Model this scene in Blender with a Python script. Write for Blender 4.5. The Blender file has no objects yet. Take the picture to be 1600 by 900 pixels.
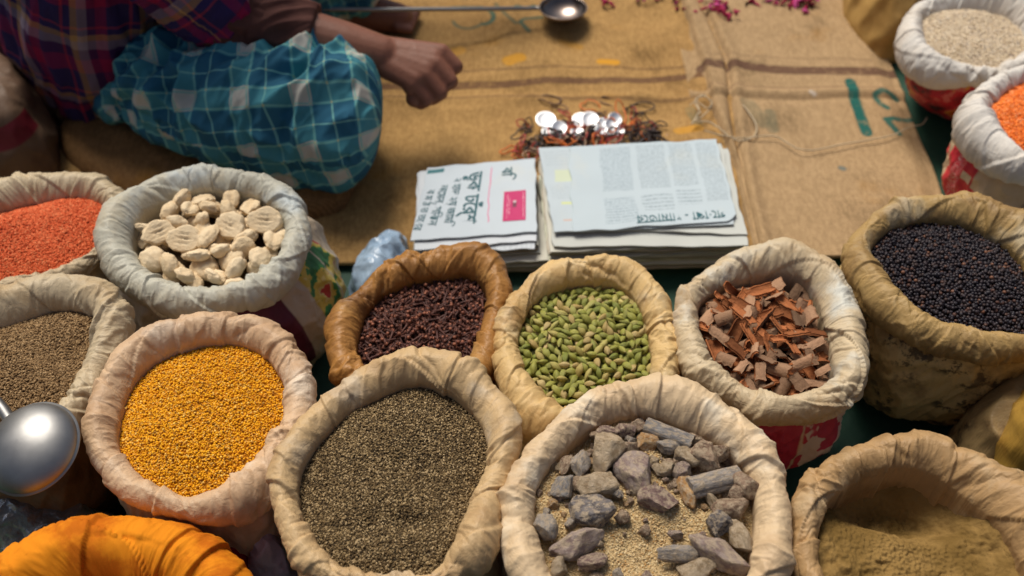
import bpy, math, random
import numpy as np
from mathutils import Vector, Matrix, Euler
random.seed(5)
RNG = np.random.default_rng(11)
S = bpy.context.scene
COL = S.collection
PI = math.pi
# ------------------------------------------------------------------ camera model
FPX, PITCH, CH = 1556.0, math.radians(50), 1.2
def P(px, py, z=0.0):
    """point of the place at height z that the photograph shows at (px, py)"""
    px = np.asarray(px, float); py = np.asarray(py, float)
    x = (px-800)/FPX; y = (450-py)/FPX
    dy = math.cos(PITCH)+y*math.sin(PITCH); dz = -math.sin(PITCH)+y*math.cos(PITCH)
    t = (z-CH)/dz
    return np.stack([x*t, dy*t, np.broadcast_to(z, x.shape)+0*x], -1)
def V(px, py, z=0.0): return Vector([float(q) for q in P(px, py, z)])
# ------------------------------------------------------------------ noise
_pm = RNG.permutation(256); _pm = np.concatenate([_pm, _pm, _pm])
_gr = RNG.normal(size=(256, 3)); _gr /= np.linalg.norm(_gr, axis=1)[:, None]
def noise(x, y, z=0.0):
    x, y, z = np.broadcast_arrays(np.asarray(x, float), np.asarray(y, float), np.asarray(z, float))
    xi, yi, zi = np.floor(x).astype(int), np.floor(y).astype(int), np.floor(z).astype(int)
    xf, yf, zf = x-xi, y-yi, z-zi
    f = lambda t: t*t*t*(t*(t*6-15)+10)
    u, v, w = f(xf), f(yf), f(zf)
    def g(a, b, c):
        h = _pm[(_pm[(_pm[(xi+a) & 255]+yi+b) & 255]+zi+c) & 255]
        G = _gr[h]
        return G[..., 0]*(xf-a)+G[..., 1]*(yf-b)+G[..., 2]*(zf-c)
    L = lambda a, b, t: a+(b-a)*t
    return 1.6*L(L(L(g(0,0,0), g(1,0,0), u), L(g(0,1,0), g(1,1,0), u), v), L(L(g(0,0,1), g(1,0,1), u), L(g(0,1,1), g(1,1,1), u), v), w)
def fbm(x, y, z=0.0, o=4):
    r = 0; a = 1.0
    for k in range(o):
        r = r+a*noise(np.asarray(x)*2**k+17*k, np.asarray(y)*2**k, np.asarray(z)*2**k); a *= .5
    return r
# ------------------------------------------------------------------ mesh helpers
def mesh_np(name, verts, faces, uv=None, smooth=True, mats=(), midx=None, col=None):
    """faces: list of integer arrays (n,k)"""
    me = bpy.data.meshes.new(name)
    faces = [np.asarray(f, np.int32) for f in faces if len(f)]
    me.vertices.add(len(verts)); me.vertices.foreach_set('co', np.asarray(verts, np.float32).ravel())
    loops = np.concatenate([f.ravel() for f in faces])
    tot = np.concatenate([np.full(len(f), f.shape[1], np.int32) for f in faces])
    st = np.concatenate([[0], np.cumsum(tot)[:-1]]).astype(np.int32)
    me.loops.add(len(loops)); me.loops.foreach_set('vertex_index', loops.astype(np.int32))
    me.polygons.add(len(tot)); me.polygons.foreach_set('loop_start', st)
    me.polygons.foreach_set('use_smooth', np.full(len(tot), smooth, bool))
    for m in mats: me.materials.append(m)
    if midx is not None: me.polygons.foreach_set('material_index', np.asarray(midx, np.int32))
    if uv is not None:
        l = me.uv_layers.new(name='UVMap'); l.data.foreach_set('uv', np.asarray(uv, np.float32)[loops].ravel())
    if col is not None:
        a = me.color_attributes.new('ink', 'FLOAT_COLOR', 'POINT'); a.data.foreach_set('color', np.asarray(col, np.float32).ravel())
    me.update(calc_edges=True); me.validate()
    return me
def obj(name, me, parent=None, loc=None, rot=None):
    o = bpy.data.objects.new(name, me); COL.objects.link(o)
    if parent: o.parent = parent
    if loc is not None: o.location = loc
    if rot is not None: o.rotation_euler = rot
    return o
def empty(name, loc): 
    o = bpy.data.objects.new(name, None); COL.objects.link(o); o.location = loc; o.empty_display_size = .02; return o
def tag(o, label, cat=None, group=None, kind=None):
    o['label'] = label
    if cat: o['category'] = cat
    if group: o['group'] = group
    if kind: o['kind'] = kind
    return o
def grid_faces(nu, nv, cu=False, cv=False):
    """vertex index = i*nv + j"""
    i = np.arange(nu if cu else nu-1); j = np.arange(nv if cv else nv-1)
    I, J = np.meshgrid(i, j, indexing='ij'); I2 = (I+1) % nu; J2 = (J+1) % nv
    return np.stack([I*nv+J, I2*nv+J, I2*nv+J2, I*nv+J2], -1).reshape(-1, 4)
def ico(sub):
    import bmesh
    bm = bmesh.new(); bmesh.ops.create_icosphere(bm, subdivisions=sub, radius=1)
    v = np.array([x.co[:] for x in bm.verts]); bm.verts.index_update()
    f = np.array([[q.index for q in p.verts] for p in bm.faces]); bm.free(); return v, f
ICO = {k: ico(k) for k in (1, 2, 3, 4)}
def tube(pts, r, n=8, closed=False):
    pts = np.asarray(pts, float); m = len(pts)
    r = np.broadcast_to(np.asarray(r, float), (m,))
    if closed: t = np.roll(pts, -1, 0)-np.roll(pts, 1, 0)
    else: t = np.gradient(pts, axis=0)
    t /= np.linalg.norm(t, axis=1)[:, None]+1e-9
    up = np.tile([0.13, .21, 1.0], (m, 1))
    a = np.cross(t, up); a /= np.linalg.norm(a, axis=1)[:, None]+1e-9
    b = np.cross(a, t)
    an = np.linspace(0, 2*PI, n, endpoint=False)
    v = pts[:, None]+r[:, None, None]*(np.cos(an)[None, :, None]*a[:, None]+np.sin(an)[None, :, None]*b[:, None])
    fs = [grid_faces(m, n, cu=closed, cv=True)]
    if not closed: fs += [np.arange(n)[::-1][None], (np.arange(n)+(m-1)*n)[None]]
    return v.reshape(-1, 3), fs
def merge(parts):
    vs, fs, o = [], {}, 0
    for v, f in parts:
        for q in (f if isinstance(f, list) else [f]):
            q = np.asarray(q); fs.setdefault(q.shape[1], []).append(q+o)
        vs.append(v); o += len(v)
    return np.concatenate(vs), [np.concatenate(x) for x in fs.values()]
def worley(g1, g2, n1, seed):
    """distance to the nearest of jittered points; periodic in g1 with n1 cells"""
    i, j = np.floor(g1).astype(int), np.floor(g2).astype(int); best = np.full(g1.shape, 9.)
    r = np.random.default_rng(int(seed)+991); J = r.uniform(.0, 1, (2, n1, 64))
    for a in (-1, 0, 1):
        for b in (-1, 0, 1):
            ci, cj = (i+a) % n1, (j+b) & 63
            dx = i+a+J[0, ci, cj]-g1; dy = j+b+J[1, ci, cj]-g2
            best = np.minimum(best, dx*dx+dy*dy)
    return np.sqrt(best+.004)
def smooth_closed(pts, n=120, it=1):
    p = np.asarray(pts, float)
    for _ in range(it):
        q = np.roll(p, -1, 0); p = np.stack([.75*p+.25*q, .25*p+.75*q], 1).reshape(-1, 2)
    return p
# ------------------------------------------------------------------ materials
class NT:
    def __init__(s, name):
        s.m = bpy.data.materials.new(name); s.m.use_nodes = True; s.t = s.m.node_tree
        s.b = s.t.nodes['Principled BSDF']
    def n(s, typ, ins=None, **kw):
        d = s.t.nodes.new('ShaderNode'+typ)
        for k, v in kw.items(): setattr(d, k, v)
        for k, v in (ins or {}).items(): s.set(d.inputs[k], v)
        return d
    def set(s, sock, v):
        if hasattr(v, 'outputs'): v = v.outputs[0]
        if isinstance(v, bpy.types.NodeSocket): s.t.links.new(v, sock)
        else:
            if isinstance(v, (tuple, list)) and len(v) == 3 and sock.type == 'RGBA': v = (*v, 1)
            sock.default_value = v
    def math(s, op, a, b=0.0, clamp=False): return s.n('Math', {0: a, 1: b}, operation=op, use_clamp=clamp).outputs[0]
    def mix(s, f, a, b, mode='MIX'):
        d = s.n('Mix', data_type='RGBA', blend_type=mode)
        s.set(d.inputs[0], f); s.set(d.inputs[6], a); s.set(d.inputs[7], b); return d.outputs[2]
    def noise(s, sc, det=4, co=None, rough=.55, dist=0):
        d = s.n('TexNoise', {'Scale': sc, 'Detail': det, 'Roughness': rough, 'Distortion': dist})
        if co is not None: s.set(d.inputs['Vector'], co)
        return d.outputs[0]
    def ramp(s, f, stops, interp='LINEAR'):
        d = s.n('ValToRGB', {0: f}); r = d.color_ramp; r.interpolation = interp
        while len(r.elements) > 1: r.elements.remove(r.elements[-1])
        r.elements[0].position = stops[0][0]; r.elements[0].color = (*stops[0][1], 1)
        for p, c in stops[1:]:
            e = r.elements.new(p); e.color = (*c, 1)
        return d.outputs[0]
    def sstep(s, v, a, b): return s.n('MapRange', {'Value': v, 'From Min': a, 'From Max': b}, interpolation_type='SMOOTHSTEP').outputs[0]
    def bump(s, h, st=.3, dist=.002, prev=None):
        d = s.n('Bump', {'Strength': st, 'Distance': dist, 'Height': h})
        if prev is not None: s.set(d.inputs['Normal'], prev)
        return d.outputs[0]
    def co(s, kind='Object', scale=None):
        c = s.n('TexCoord').outputs[kind]
        if scale: c = s.n('Mapping', {'Vector': c, 'Scale': scale}).outputs[0]
        return c
    def out(s, color=None, rough=.8, spec=.3, normal=None, **kw):
        if color is not None: s.set(s.b.inputs['Base Color'], color)
        s.set(s.b.inputs['Roughness'], rough); s.set(s.b.inputs['Specular IOR Level'], spec)
        if normal is not None: s.set(s.b.inputs['Normal'], normal)
        for k, v in kw.items(): s.set(s.b.inputs[k.replace('_', ' ')], v)
        return s.m
def mul(c, k): return tuple(min(1, x*k) for x in c)
def cloth_mat(name, base, stain, amount=.5, rough=.58, spec=.45, light=None, prints=None, crinkle=1.0):
    m = NT(name); o = m.co('Object')
    c = m.mix(m.noise(9, 3, o), mul(base, .82), mul(base, 1.12))
    if light: c = m.mix(m.sstep(m.noise(11, 5, m.n('Mapping', {'Vector': o, 'Location': (3, 1, 2)}).outputs[0]), .52, .68), c, light)
    f = m.sstep(m.noise(14, 6, m.n('Mapping', {'Vector': o, 'Location': (7, 2, 5)}).outputs[0], .65), .46, .66)
    c = m.mix(m.math('MULTIPLY', f, amount*1.25), c, stain)
    f2 = m.sstep(m.noise(60, 4, o, .7), .60, .75)
    c = m.mix(m.math('MULTIPLY', f2, amount*.45), c, mul(stain, .6))
    if prints: c = prints(m, c)
    # the weave and crisp creases
    uv = m.co('UV')
    cre = m.n('TexNoise', {'Scale': 1.0, 'Detail': 3, 'Roughness': .6, 'Distortion': .6, 'Vector': m.n('Mapping', {'Vector': uv, 'Scale': (42, 5, 1)}).outputs[0]}, noise_dimensions='2D').outputs[0]
    rid = m.math('ABSOLUTE', m.math('SUBTRACT', cre, .5))
    rid2 = m.n('TexNoise', {'Scale': 1.0, 'Detail': 2, 'Distortion': 1.0, 'Vector': m.n('Mapping', {'Vector': uv, 'Scale': (120, 8, 1), 'Rotation': (0, 0, .03)}).outputs[0]}, noise_dimensions='2D').outputs[0]
    n0 = m.bump(m.math('ABSOLUTE', m.math('SUBTRACT', rid2, .5)), .22*crinkle, .002)
    n1 = m.bump(rid, .34*crinkle, .004, n0)
    n2 = m.bump(m.noise(70, 3, o, .5, .8), .16*crinkle, .003, n1)
    w = m.noise(700, 1, o)
    n3 = m.bump(w, .10, .0005, n2)
    m.out(c, rough, spec, n3)
    tr = m.n('BsdfTranslucent', {'Color': m.mix(1.0, c, (1.0, .62, .32), 'MULTIPLY')}); m.set(tr.inputs['Normal'], n3)
    mx = m.n('MixShader', {0: .12}); m.set(mx.inputs[1], m.b.outputs[0]); m.set(mx.inputs[2], tr.outputs[0])
    m.set(m.t.nodes['Material Output'].inputs['Surface'], mx.outputs[0])
    return m.m
def simple_mat(name, c1, c2, sc=30, rough=.7, spec=.3, bsc=120, bst=.3, bd=.002, **kw):
    m = NT(name); o = m.co('Object')
    return m.out(m.mix(m.noise(sc, 4, o), c1, c2), rough, spec, m.bump(m.noise(bsc, 4, o), bst, bd), **kw)
def island_mat(name, stops, rough=.7, spec=.12, bsc=0, bst=.2, objrand=False):
    m = NT(name)
    r = m.n('NewGeometry').outputs['Random Per Island']
    if objrand: r = m.math('FRACT', m.math('ADD', r, m.n('ObjectInfo').outputs['Random']))
    c = m.ramp(r, stops)
    nrm = None
    if bsc:
        o = m.co('Object'); c = m.mix(m.math('MULTIPLY', m.noise(bsc, 3, o), .5), c, m.mix(1.0, c, (.55, .5, .45), 'MULTIPLY')); nrm = m.bump(m.noise(bsc, 3, o), bst, .001)
    return m.out(c, rough, spec, nrm)
# ------------------------------------------------------------------ sacks
def radial(poly, cx, cy, th):
    """distance from (cx,cy) to a star-shaped polygon at the angles th"""
    p = np.asarray(poly)-np.array([cx, cy])
    a = np.arctan2(p[:, 1], p[:, 0]); r = np.hypot(p[:, 0], p[:, 1])
    o = np.argsort(a); a, r = a[o], r[o]
    a = np.concatenate([a-2*PI, a, a+2*PI]); r = np.concatenate([r, r, r])
    return np.interp(th, a, r)
def csmooth(r, w):
    k = np.hanning(2*w+3); k /= k.sum(); n = len(r)
    return np.convolve(np.concatenate([r[-w-1:], r, r[:w+1]]), k, 'valid')[:n]
NU = 880
TH = np.linspace(0, 2*PI, NU, endpoint=False)
def make_sack(outer, inner, zr, mat, label, bodymat=None, seed=0, level=-.004, bulge=.02, wr=1.0, cuff=1.35, group='open sacks of spices and grains', base=.9, tilt=0.0, pinch=16, name='spice_sack', cat='sack', hz=.007, lean=(0, 0)):
    R = np.random.default_rng(seed+100)
    ow = P(*smooth_closed(outer).T, zr)[:, :2]; iw = P(*smooth_closed(inner).T, zr)[:, :2]
    cx, cy = iw.mean(0)
    Ro, Ri = csmooth(radial(ow, cx, cy, TH), 6), csmooth(radial(iw, cx, cy, TH), 6)
    mth = np.maximum(Ro-Ri, .018)
    pitch = math.atan2(CH-zr, math.hypot(cx*.5, cy)); s = np.sin(TH)
    k = np.sqrt(1+(np.abs(s)/math.tan(pitch))**2)
    bl = 1/(1+np.exp(-s*10))
    a = bl*mth/(1+k)+(1-bl)*mth/(2*k); c = bl*(Ri+a)+(1-bl)*(Ro+Ri)/2
    a = csmooth(a, 7); c = csmooth(c, 7)+.07*a; a = a*.89
    Rm = c.mean()
    zz = zr+hz*noise(np.cos(TH)*1.6+seed, np.sin(TH)*1.6, 3.3)+tilt*np.sin(TH)
    root = empty(name, (cx, cy, 0)); tag(root, label, cat, group)
    # rolled rim: inner wall, over the roll, down to the tuck
    nin, nr = 8, 60
    psi = np.concatenate([np.full(nin, PI), np.linspace(PI, -.78*PI, nr)])
    drop = np.concatenate([np.linspace(-3.2, -.25, nin), np.zeros(nr)])
    U, Q = np.meshgrid(TH, psi, indexing='ij'); _, D = np.meshgrid(TH, drop, indexing='ij')
    A = a[:, None]; B = A*np.where(np.sin(Q) < 0, np.where(np.cos(Q) > 0, cuff, 1.2), 1.18)
    ex_ = np.where(np.sin(Q) > 0, np.where(np.cos(Q) < 0, 1.28, 1.12), .80); sq = lambda t: np.sign(t)*np.abs(t)**ex_
    rr = c[:, None]+A*sq(np.cos(Q)); zv = zz[:, None]+B*sq(np.sin(Q))+D*A
    nr_, nz_ = np.cos(Q), np.sin(Q)
    sarc = (PI-Q)/PI                     # 0 inner .. 0.5 top .. 1 outer
    X, Y = np.cos(U)*Rm, np.sin(U)*Rm
    AL = PI*float(a.mean())*1.1; sm = sarc*AL
    d = .0026*noise(X*11+seed, Y*11, sm*9)+.0008*noise(X*34+seed, Y*34, sm*20)
    sl_ = .9*noise(np.cos(U)*2+seed, np.sin(U)*2, 4.2)*sm/Rm
    pt = np.clip(.45+1.25*noise(X*13+seed, Y*13, sm*9), .06, 1.3)
    for cs_, asp, am_ in ((.034, 1.7, .0038), (.0125, 1.8, .0015), (.0052, 1.6, .0005)):
        n1 = int(2*PI*Rm/cs_); ww = .35*noise(X/cs_*.5, Y/cs_*.5, sm/cs_*.5+seed)
        d = d+am_*(pt if cs_ < .02 else .4+.6*pt)*(worley((U+sl_)/(2*PI)*n1+ww, sm/(cs_*asp)+ww+30, n1, seed)-.45)
    d = d+.0012*(.3-np.abs(noise(X*120, Y*120+seed, sm*60)))+.0005*(.3-np.abs(noise(X*300, Y*300+seed, sm*130)))
    # folds where one panel of cloth overlaps the next
    ue = R.uniform(0, .4)
    while ue < 2*PI-.1:
        al, am, lam = R.normal(0, .75), R.uniform(.0012, .0040), R.uniform(.010, .026)
        sg = R.choice([-1, 1], p=[.35, .65])
        dl = ((TH-ue+PI) % (2*PI)-PI)*Rm; cs = np.nonzero(np.abs(dl) < .14)[0]
        yy = sm[cs]-.5*AL; p = sg*(dl[cs][:, None]-yy*math.tan(np.clip(al, -1.1, 1.1)))+R.normal(0, 3)*yy*yy+.0015*np.sin(yy*90+ue)
        p = p*np.clip(1-np.abs(dl[cs][:, None])/.14, 0, 1)**.0
        fade = np.clip((.14-np.abs(dl[cs][:, None]))/.05, 0, 1)
        d[cs] += fade*(am*np.exp(-np.clip(p, 0, 1)/lam)/(1+np.exp(-np.clip(p/.0006, -30, 30)))-.5*am*np.exp(np.clip(p, -1, 0)/.006)*(p < 0))
        ue += R.uniform(.22, .75)
    # single creases, tucks and ridges lying mostly across the roll
    clump = R.uniform(0, 2*PI, 7)
    fs_ = max(1., AL/.085)
    for k in range(int(pinch*13)):
        u0 = R.uniform(0, 2*PI) if R.uniform() < .55 else R.choice(clump)+R.normal(0, .16)
        big = R.uniform() < .13
        al, am, w, L = R.normal(.25*np.sin(u0*3+seed), .5), R.uniform(.0005, .0019)*(2.5 if big else 1), R.uniform(.0012, .0042)*(2 if big else 1), R.uniform(.009, .030)*(1.7 if big else 1); am, w, L = am*fs_, w*fs_, L*fs_
        dl = ((TH-u0+PI) % (2*PI)-PI)*Rm; cs = np.nonzero(np.abs(dl) < .075*fs_)[0]
        if not len(cs): continue
        xx = dl[cs][:, None]; yy = sm[cs]-R.uniform(.0, 1.15)*AL
        p = xx*math.cos(al)+yy*math.sin(al); l = -xx*math.sin(al)+yy*math.cos(al); p = p+R.normal(0, 6)*l*l+.0012*np.sin(l*260+u0*9)
        win = np.exp(-(l/L)**2); kind = R.integers(4)
        if kind == 0: pr = np.exp(-np.abs(p)/w)
        elif kind == 1: pr = -np.exp(-np.abs(p)/(w*.8))+.4*np.exp(-((p-1.6*w)/w)**2)
        else: pr = np.exp(-np.clip(p, 0, 1)/(2.2*w))/(1+np.exp(-np.clip(p/.0007, -30, 30)))*R.choice([-1, 1], p=[.3, .7])
        d[cs] += am*win*pr
    d = d*wr*np.clip((sarc+.0)*4+.5, .4, 1)*np.clip((1.78-sarc)*4, .15, 1)
    rr = rr+d*nr_; zv = zv+d*nz_
    vx = np.stack([rr*np.cos(U), rr*np.sin(U), zv], -1).reshape(-1, 3)
    uv = np.stack([U/(2*PI), sarc], -1).reshape(-1, 2)
    obj('rolled_rim', mesh_np('rolled_rim', vx, [grid_faces(NU, nin+nr, cu=True)], uv, mats=[mat]), root)
    # body
    nb = 56; ub = TH[::2]; nub = len(ub); t = np.linspace(0, 1, nb)
    cb, ab, zb = c[::2], a[::2], zz[::2]
    ztop = (zb-.55*ab)[:, None]
    ang = t*PI*.5
    U, T = np.meshgrid(ub, t, indexing='ij')
    zprof = ztop*(1-T)**.85*1+.006*T
    rad = (cb-.34*ab)[:, None]*(1-(1-base)*T**3)+bulge*np.sin(PI*np.clip(T*1.08, 0, 1))**.8
    rad = np.where(T > .9, rad-(T-.9)**2*1.8, rad)
    X, Y = np.cos(U)*Rm, np.sin(U)*Rm
    db = .010*noise(X*11+seed, Y*11, T*1.6)+.012*(.3-np.abs(noise(X*20+T*1.5+seed, Y*20, T*1.8+3)))+.006*(.3-np.abs(noise(X*48+T*3, Y*48+seed, T*5)))+.002*(.3-np.abs(noise(X*120, Y*120+seed, T*14)))
    rad = rad+db*np.clip(T*6, 0, 1)
    vb = np.stack([rad*np.cos(U)+lean[0]*T, rad*np.sin(U)+lean[1]*T, zprof], -1).reshape(-1, 3)
    uvb = np.stack([U/(2*PI), T], -1).reshape(-1, 2)
    obj('sack_body', mesh_np('sack_body', vb, [grid_faces(nub, nb, cu=True), (np.arange(nub)*nb+nb-1)[None, ::-1]], uvb, mats=[bodymat or mat]), root)
    return dict(c=(cx, cy), z=zr+level, rin=c-a*.86, root=root, zz=zz)
def surf_pts(sk, n, hfun, rmax=1.0, R=RNG):
    th = R.uniform(0, 2*PI, n); q = np.sqrt(R.uniform(0, 1, n))*rmax
    r = q*np.interp(th, np.append(TH, 2*PI), np.append(sk['rin'], sk['rin'][0]))
    x, y = r*np.cos(th), r*np.sin(th)
    return x, y, hfun(x, y, q)
def fill_surface(sk, hfun, nth=200, nr=60):
    th = np.linspace(0, 2*PI, nth, endpoint=False); q = np.linspace(.001, 1.06, nr)
    T, Qq = np.meshgrid(th, q, indexing='ij')
    r = Qq*np.interp(T, np.append(TH, 2*PI), np.append(sk['rin'], sk['rin'][0]))
    x, y = r*np.cos(T), r*np.sin(T)
    v = np.stack([x, y, hfun(x, y, Qq)], -1).reshape(-1, 3)
    return v, grid_faces(nth, nr, cu=True)
def rand_rot(n, R, tilt=None):
    """rotation matrices; tilt limits how far the long (x) axis leaves the horizontal"""
    yaw = R.uniform(0, 2*PI, n); pit = R.uniform(-PI/2, PI/2, n) if tilt is None else R.normal(0, tilt, n); rol = R.uniform(0, 2*PI, n)
    cy, sy, cp, sp, cr, sr = np.cos(yaw), np.sin(yaw), np.cos(pit), np.sin(pit), np.cos(rol), np.sin(rol)
    z = 0*cy
    Z = np.stack([np.stack([cy, -sy, z], -1), np.stack([sy, cy, z], -1), np.stack([z, z, z+1], -1)], -2)
    Y = np.stack([np.stack([cp, z, sp], -1), np.stack([z, z+1, z], -1), np.stack([-sp, z, cp], -1)], -2)
    X = np.stack([np.stack([z+1, z, z], -1), np.stack([z, cr, -sr], -1), np.stack([z, sr, cr], -1)], -2)
    return Z @ Y @ X
def grain_stuff(name, label, cat, sk, hfun, n, dims, mats, tilt=.5, jit=.0012, sub=1, sizevar=.25, extra=None):
    """a heap of grains nobody could count: one mesh"""
    R = np.random.default_rng(len(name)+n)
    x, y, z = surf_pts(sk, n, hfun, 1.0, R)
    bv, bf = ICO[sub]
    sc = np.array(dims)[None]*R.uniform(1-sizevar, 1+sizevar, (n, 1))*R.uniform(.85, 1.15, (n, 3))
    M = rand_rot(n, R, tilt)
    v = np.einsum('nij,nkj->nki', M, bv[None]*sc[:, None])+np.stack([x, y, z+R.uniform(-jit, jit, n)], -1)[:, None]
    f = bf[None]+(np.arange(n)*len(bv))[:, None, None]
    sv, sf = fill_surface(sk, lambda *q: hfun(*q)-jit*.4)
    vv = np.concatenate([v.reshape(-1, 3), sv]); ff = [f.reshape(-1, 3), sf+n*len(bv)]
    mi = np.concatenate([np.zeros(n*len(bf), int), np.ones(len(sf), int)])
    o = obj(name, mesh_np(name, vv, ff, mats=mats, midx=mi), None, (*sk['c'], 0))
    return tag(o, label, cat, None, 'stuff')
def place(me, name, loc, M, sc, label, cat, group):
    o = bpy.data.objects.new(name, me); COL.objects.link(o)
    o.matrix_world = Matrix.Translation(loc) @ Matrix([list(r) for r in M]).to_4x4() @ Matrix.Diagonal((*([sc]*3 if np.isscalar(sc) else sc), 1))
    return tag(o, label, cat, group)
def darts(n, mind, gen, tries=60):
    pts = []
    k = 0
    while len(pts) < n and k < n*tries:
        k += 1; p = gen()
        if all((p[0]-q[0])**2+(p[1]-q[1])**2 > mind*mind for q in pts): pts.append(p)
    return pts
# ================================================================== world, light, camera
w = bpy.data.worlds.new('World'); S.world = w; w.use_nodes = True
sky = w.node_tree.nodes.new('ShaderNodeTexSky'); sky.sky_type = 'NISHITA'; sky.sun_disc = False
SUN_EL, SUN_AZ = math.radians(58), math.radians(-28)      # behind the man, a little to the left
sky.sun_elevation = SUN_EL; sky.sun_rotation = SUN_AZ; sky.air_density = 1.0; sky.dust_density = 5; sky.ozone_density = 1.0
bg = w.node_tree.nodes['Background']; w.node_tree.links.new(sky.outputs[0], bg.inputs[0]); bg.inputs[1].default_value = .066
sl = bpy.data.lights.new('sun', 'SUN'); sl.energy = 3.6; sl.angle = math.radians(28); sl.color = (1, .93, .82)
so = bpy.data.objects.new('sun', sl); COL.objects.link(so)
sd = Vector((math.sin(SUN_AZ)*math.cos(SUN_EL), math.cos(SUN_AZ)*math.cos(SUN_EL), math.sin(SUN_EL)))
so.rotation_euler = sd.to_track_quat('Z', 'Y').to_euler(); so.location = sd*4
cam = bpy.data.cameras.new('camera'); co = bpy.data.objects.new('camera', cam); COL.objects.link(co); S.camera = co
co.location = (0, 0, CH); co.rotation_euler = (PI/2-PITCH, 0, 0)
cam.sensor_width = 36; cam.lens = FPX*36/1600; cam.clip_start = .02; cam.clip_end = 200
cam.dof.use_dof = True; cam.dof.focus_distance = 1.10; cam.dof.aperture_fstop = 3.6
S.view_settings.view_transform = 'Standard'; S.view_settings.look = 'None'; S.view_settings.exposure = 0.10; S.view_settings.gamma = 1
S.render.engine = 'CYCLES'
S.cycles.max_bounces = 6; S.cycles.use_denoising = True
#SETTING
# ------------------------------------------------------------------ ground, tarpaulin, burlap
m = NT('earth'); o_ = m.co('Object')
m.out(m.mix(m.noise(6, 5, o_), (.06, .045, .03), (.11, .085, .06)), .95, .1, m.bump(m.noise(40, 5, o_), .5, .01))
g = obj('ground', mesh_np('ground', [(-60, -60, -.012), (60, -60, -.012), (60, 60, -.012), (-60, 60, -.012)], [[(0, 1, 2, 3)]], mats=[m.m])); tag(g, 'bare earth ground of the market', None, None, 'structure')
m = NT('green_tarp'); o_ = m.co('Object')
m.out(m.mix(m.noise(5, 5, o_), (.008, .034, .022), (.022, .075, .046)), .6, .3, m.bump(m.noise(18, 4, o_), .5, .012))
nx, ny = 130, 120
X, Y = np.meshgrid(np.linspace(-2.2, 2.2, nx), np.linspace(-.1, 3.6, ny), indexing='ij')
Z = .004*noise(X*5, Y*5, 2)+.003*(.3-np.abs(noise(X*9, Y*9, 7)))-.002
tp = obj('tarpaulin', mesh_np('tarpaulin', np.stack([X, Y, Z], -1).reshape(-1, 3), [grid_faces(nx, ny)], mats=[m.m])); tag(tp, 'dark green tarpaulin spread under all the sacks and burlap', 'tarpaulin')

def burlap_mat(name, c1, c2, weave=1.0, printed=True):
    m = NT(name); o = m.co('Object')
    c = m.mix(m.noise(5, 5, o, .6), c1, c2)
    c = m.mix(m.math('MULTIPLY', m.sstep(m.noise(9, 5, m.n('Mapping', {'Vector': o, 'Location': (2, 5, 0)}).outputs[0]), .52, .72), .65), c, mul(c1, .45))
    c = m.mix(m.math('MULTIPLY', m.sstep(m.noise(7, 3, m.n('Mapping', {'Vector': o, 'Location': (9, 1, 0)}).outputs[0]), .60, .78), .7), c, (.45, .21, .03))
    wx = m.n('TexWave', {'Vector': o, 'Scale': 95, 'Distortion': 1.2, 'Detail': 2, 'Detail Scale': 3}, bands_direction='X').outputs[1]
    wy = m.n('TexWave', {'Vector': o, 'Scale': 80, 'Distortion': 1.2, 'Detail': 2, 'Detail Scale': 3}, bands_direction='Y').outputs[1]
    wv = m.math('MULTIPLY', wx, wy)
    c = m.mix(m.math('MULTIPLY', m.sstep(wv, .5, .05), .6*weave), c, mul(c1, .35))
    c = m.mix(m.math('MULTIPLY', m.sstep(m.noise(170, 3, m.n('Mapping', {'Vector': o, 'Scale': (1, .35, 1)}).outputs[0], .8), .42, .62), .22), c, mul(c2, 1.35))
    c = m.mix(m.math('MULTIPLY', m.sstep(m.noise(150, 3, m.n('Mapping', {'Vector': o, 'Scale': (.35, 1, 1)}).outputs[0], .8), .5, .66), .24), c, mul(c1, .5))
    at = m.n('Attribute', attribute_name='ink')
    br = m.sstep(m.noise(55, 4, o, .7), .3, .5)
    if printed: c = m.mix(m.math('MULTIPLY', at.outputs['Alpha'], m.math('ADD', .50, m.math('MULTIPLY', br, .48))), c, at.outputs['Color'])
    b = m.bump(m.noise(25, 4, o), .3, .004)
    return m.out(c, .95, .1, m.bump(wv, .5, .0012, b))
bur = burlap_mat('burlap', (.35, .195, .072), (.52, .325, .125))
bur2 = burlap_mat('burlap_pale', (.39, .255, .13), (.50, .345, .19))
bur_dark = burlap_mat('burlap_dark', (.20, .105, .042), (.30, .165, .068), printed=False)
def seg_mask(X, Y, pts, wpx, z=0):
    """distance mask of a painted stroke given by photo points"""
    q = P(*np.array(pts, float).T, z)[:, :2]; mk = np.zeros_like(X); w = wpx/850.*(1.6 if len(pts) > 4 and pts[-1][0]-pts[0][0] > 90 else 1.15)
    for a, b in zip(q[:-1], q[1:]):
        ab = b-a; t = np.clip(((X-a[0])*ab[0]+(Y-a[1])*ab[1])/(ab@ab), 0, 1)
        d = np.hypot(X-a[0]-t*ab[0], Y-a[1]-t*ab[1]); mk = np.maximum(mk, np.clip((w*.5+.0012-d)/.0024, 0, 1))
    return mk
def paint(X, Y, strokes):
    col = np.zeros(X.shape+(4,))
    for pts, wp, c, al in strokes:
        mk = seg_mask(X, Y, pts, wp)*al
        up = mk > col[..., 3]
        col[up] = np.concatenate([np.broadcast_to(c, (up.sum(), 3)), mk[up][:, None]], 1)
    return col.reshape(-1, 4)
PUR, GRN, YEL = (.085, .04, .03), (.012, .10, .085), (.55, .26, .02)
arc = lambda cx, cy, rx, ry, a0, a1, n=9: [(cx+rx*math.cos(math.radians(a)), cy+ry*math.sin(math.radians(a))) for a in np.linspace(a0, a1, n)]
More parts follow.
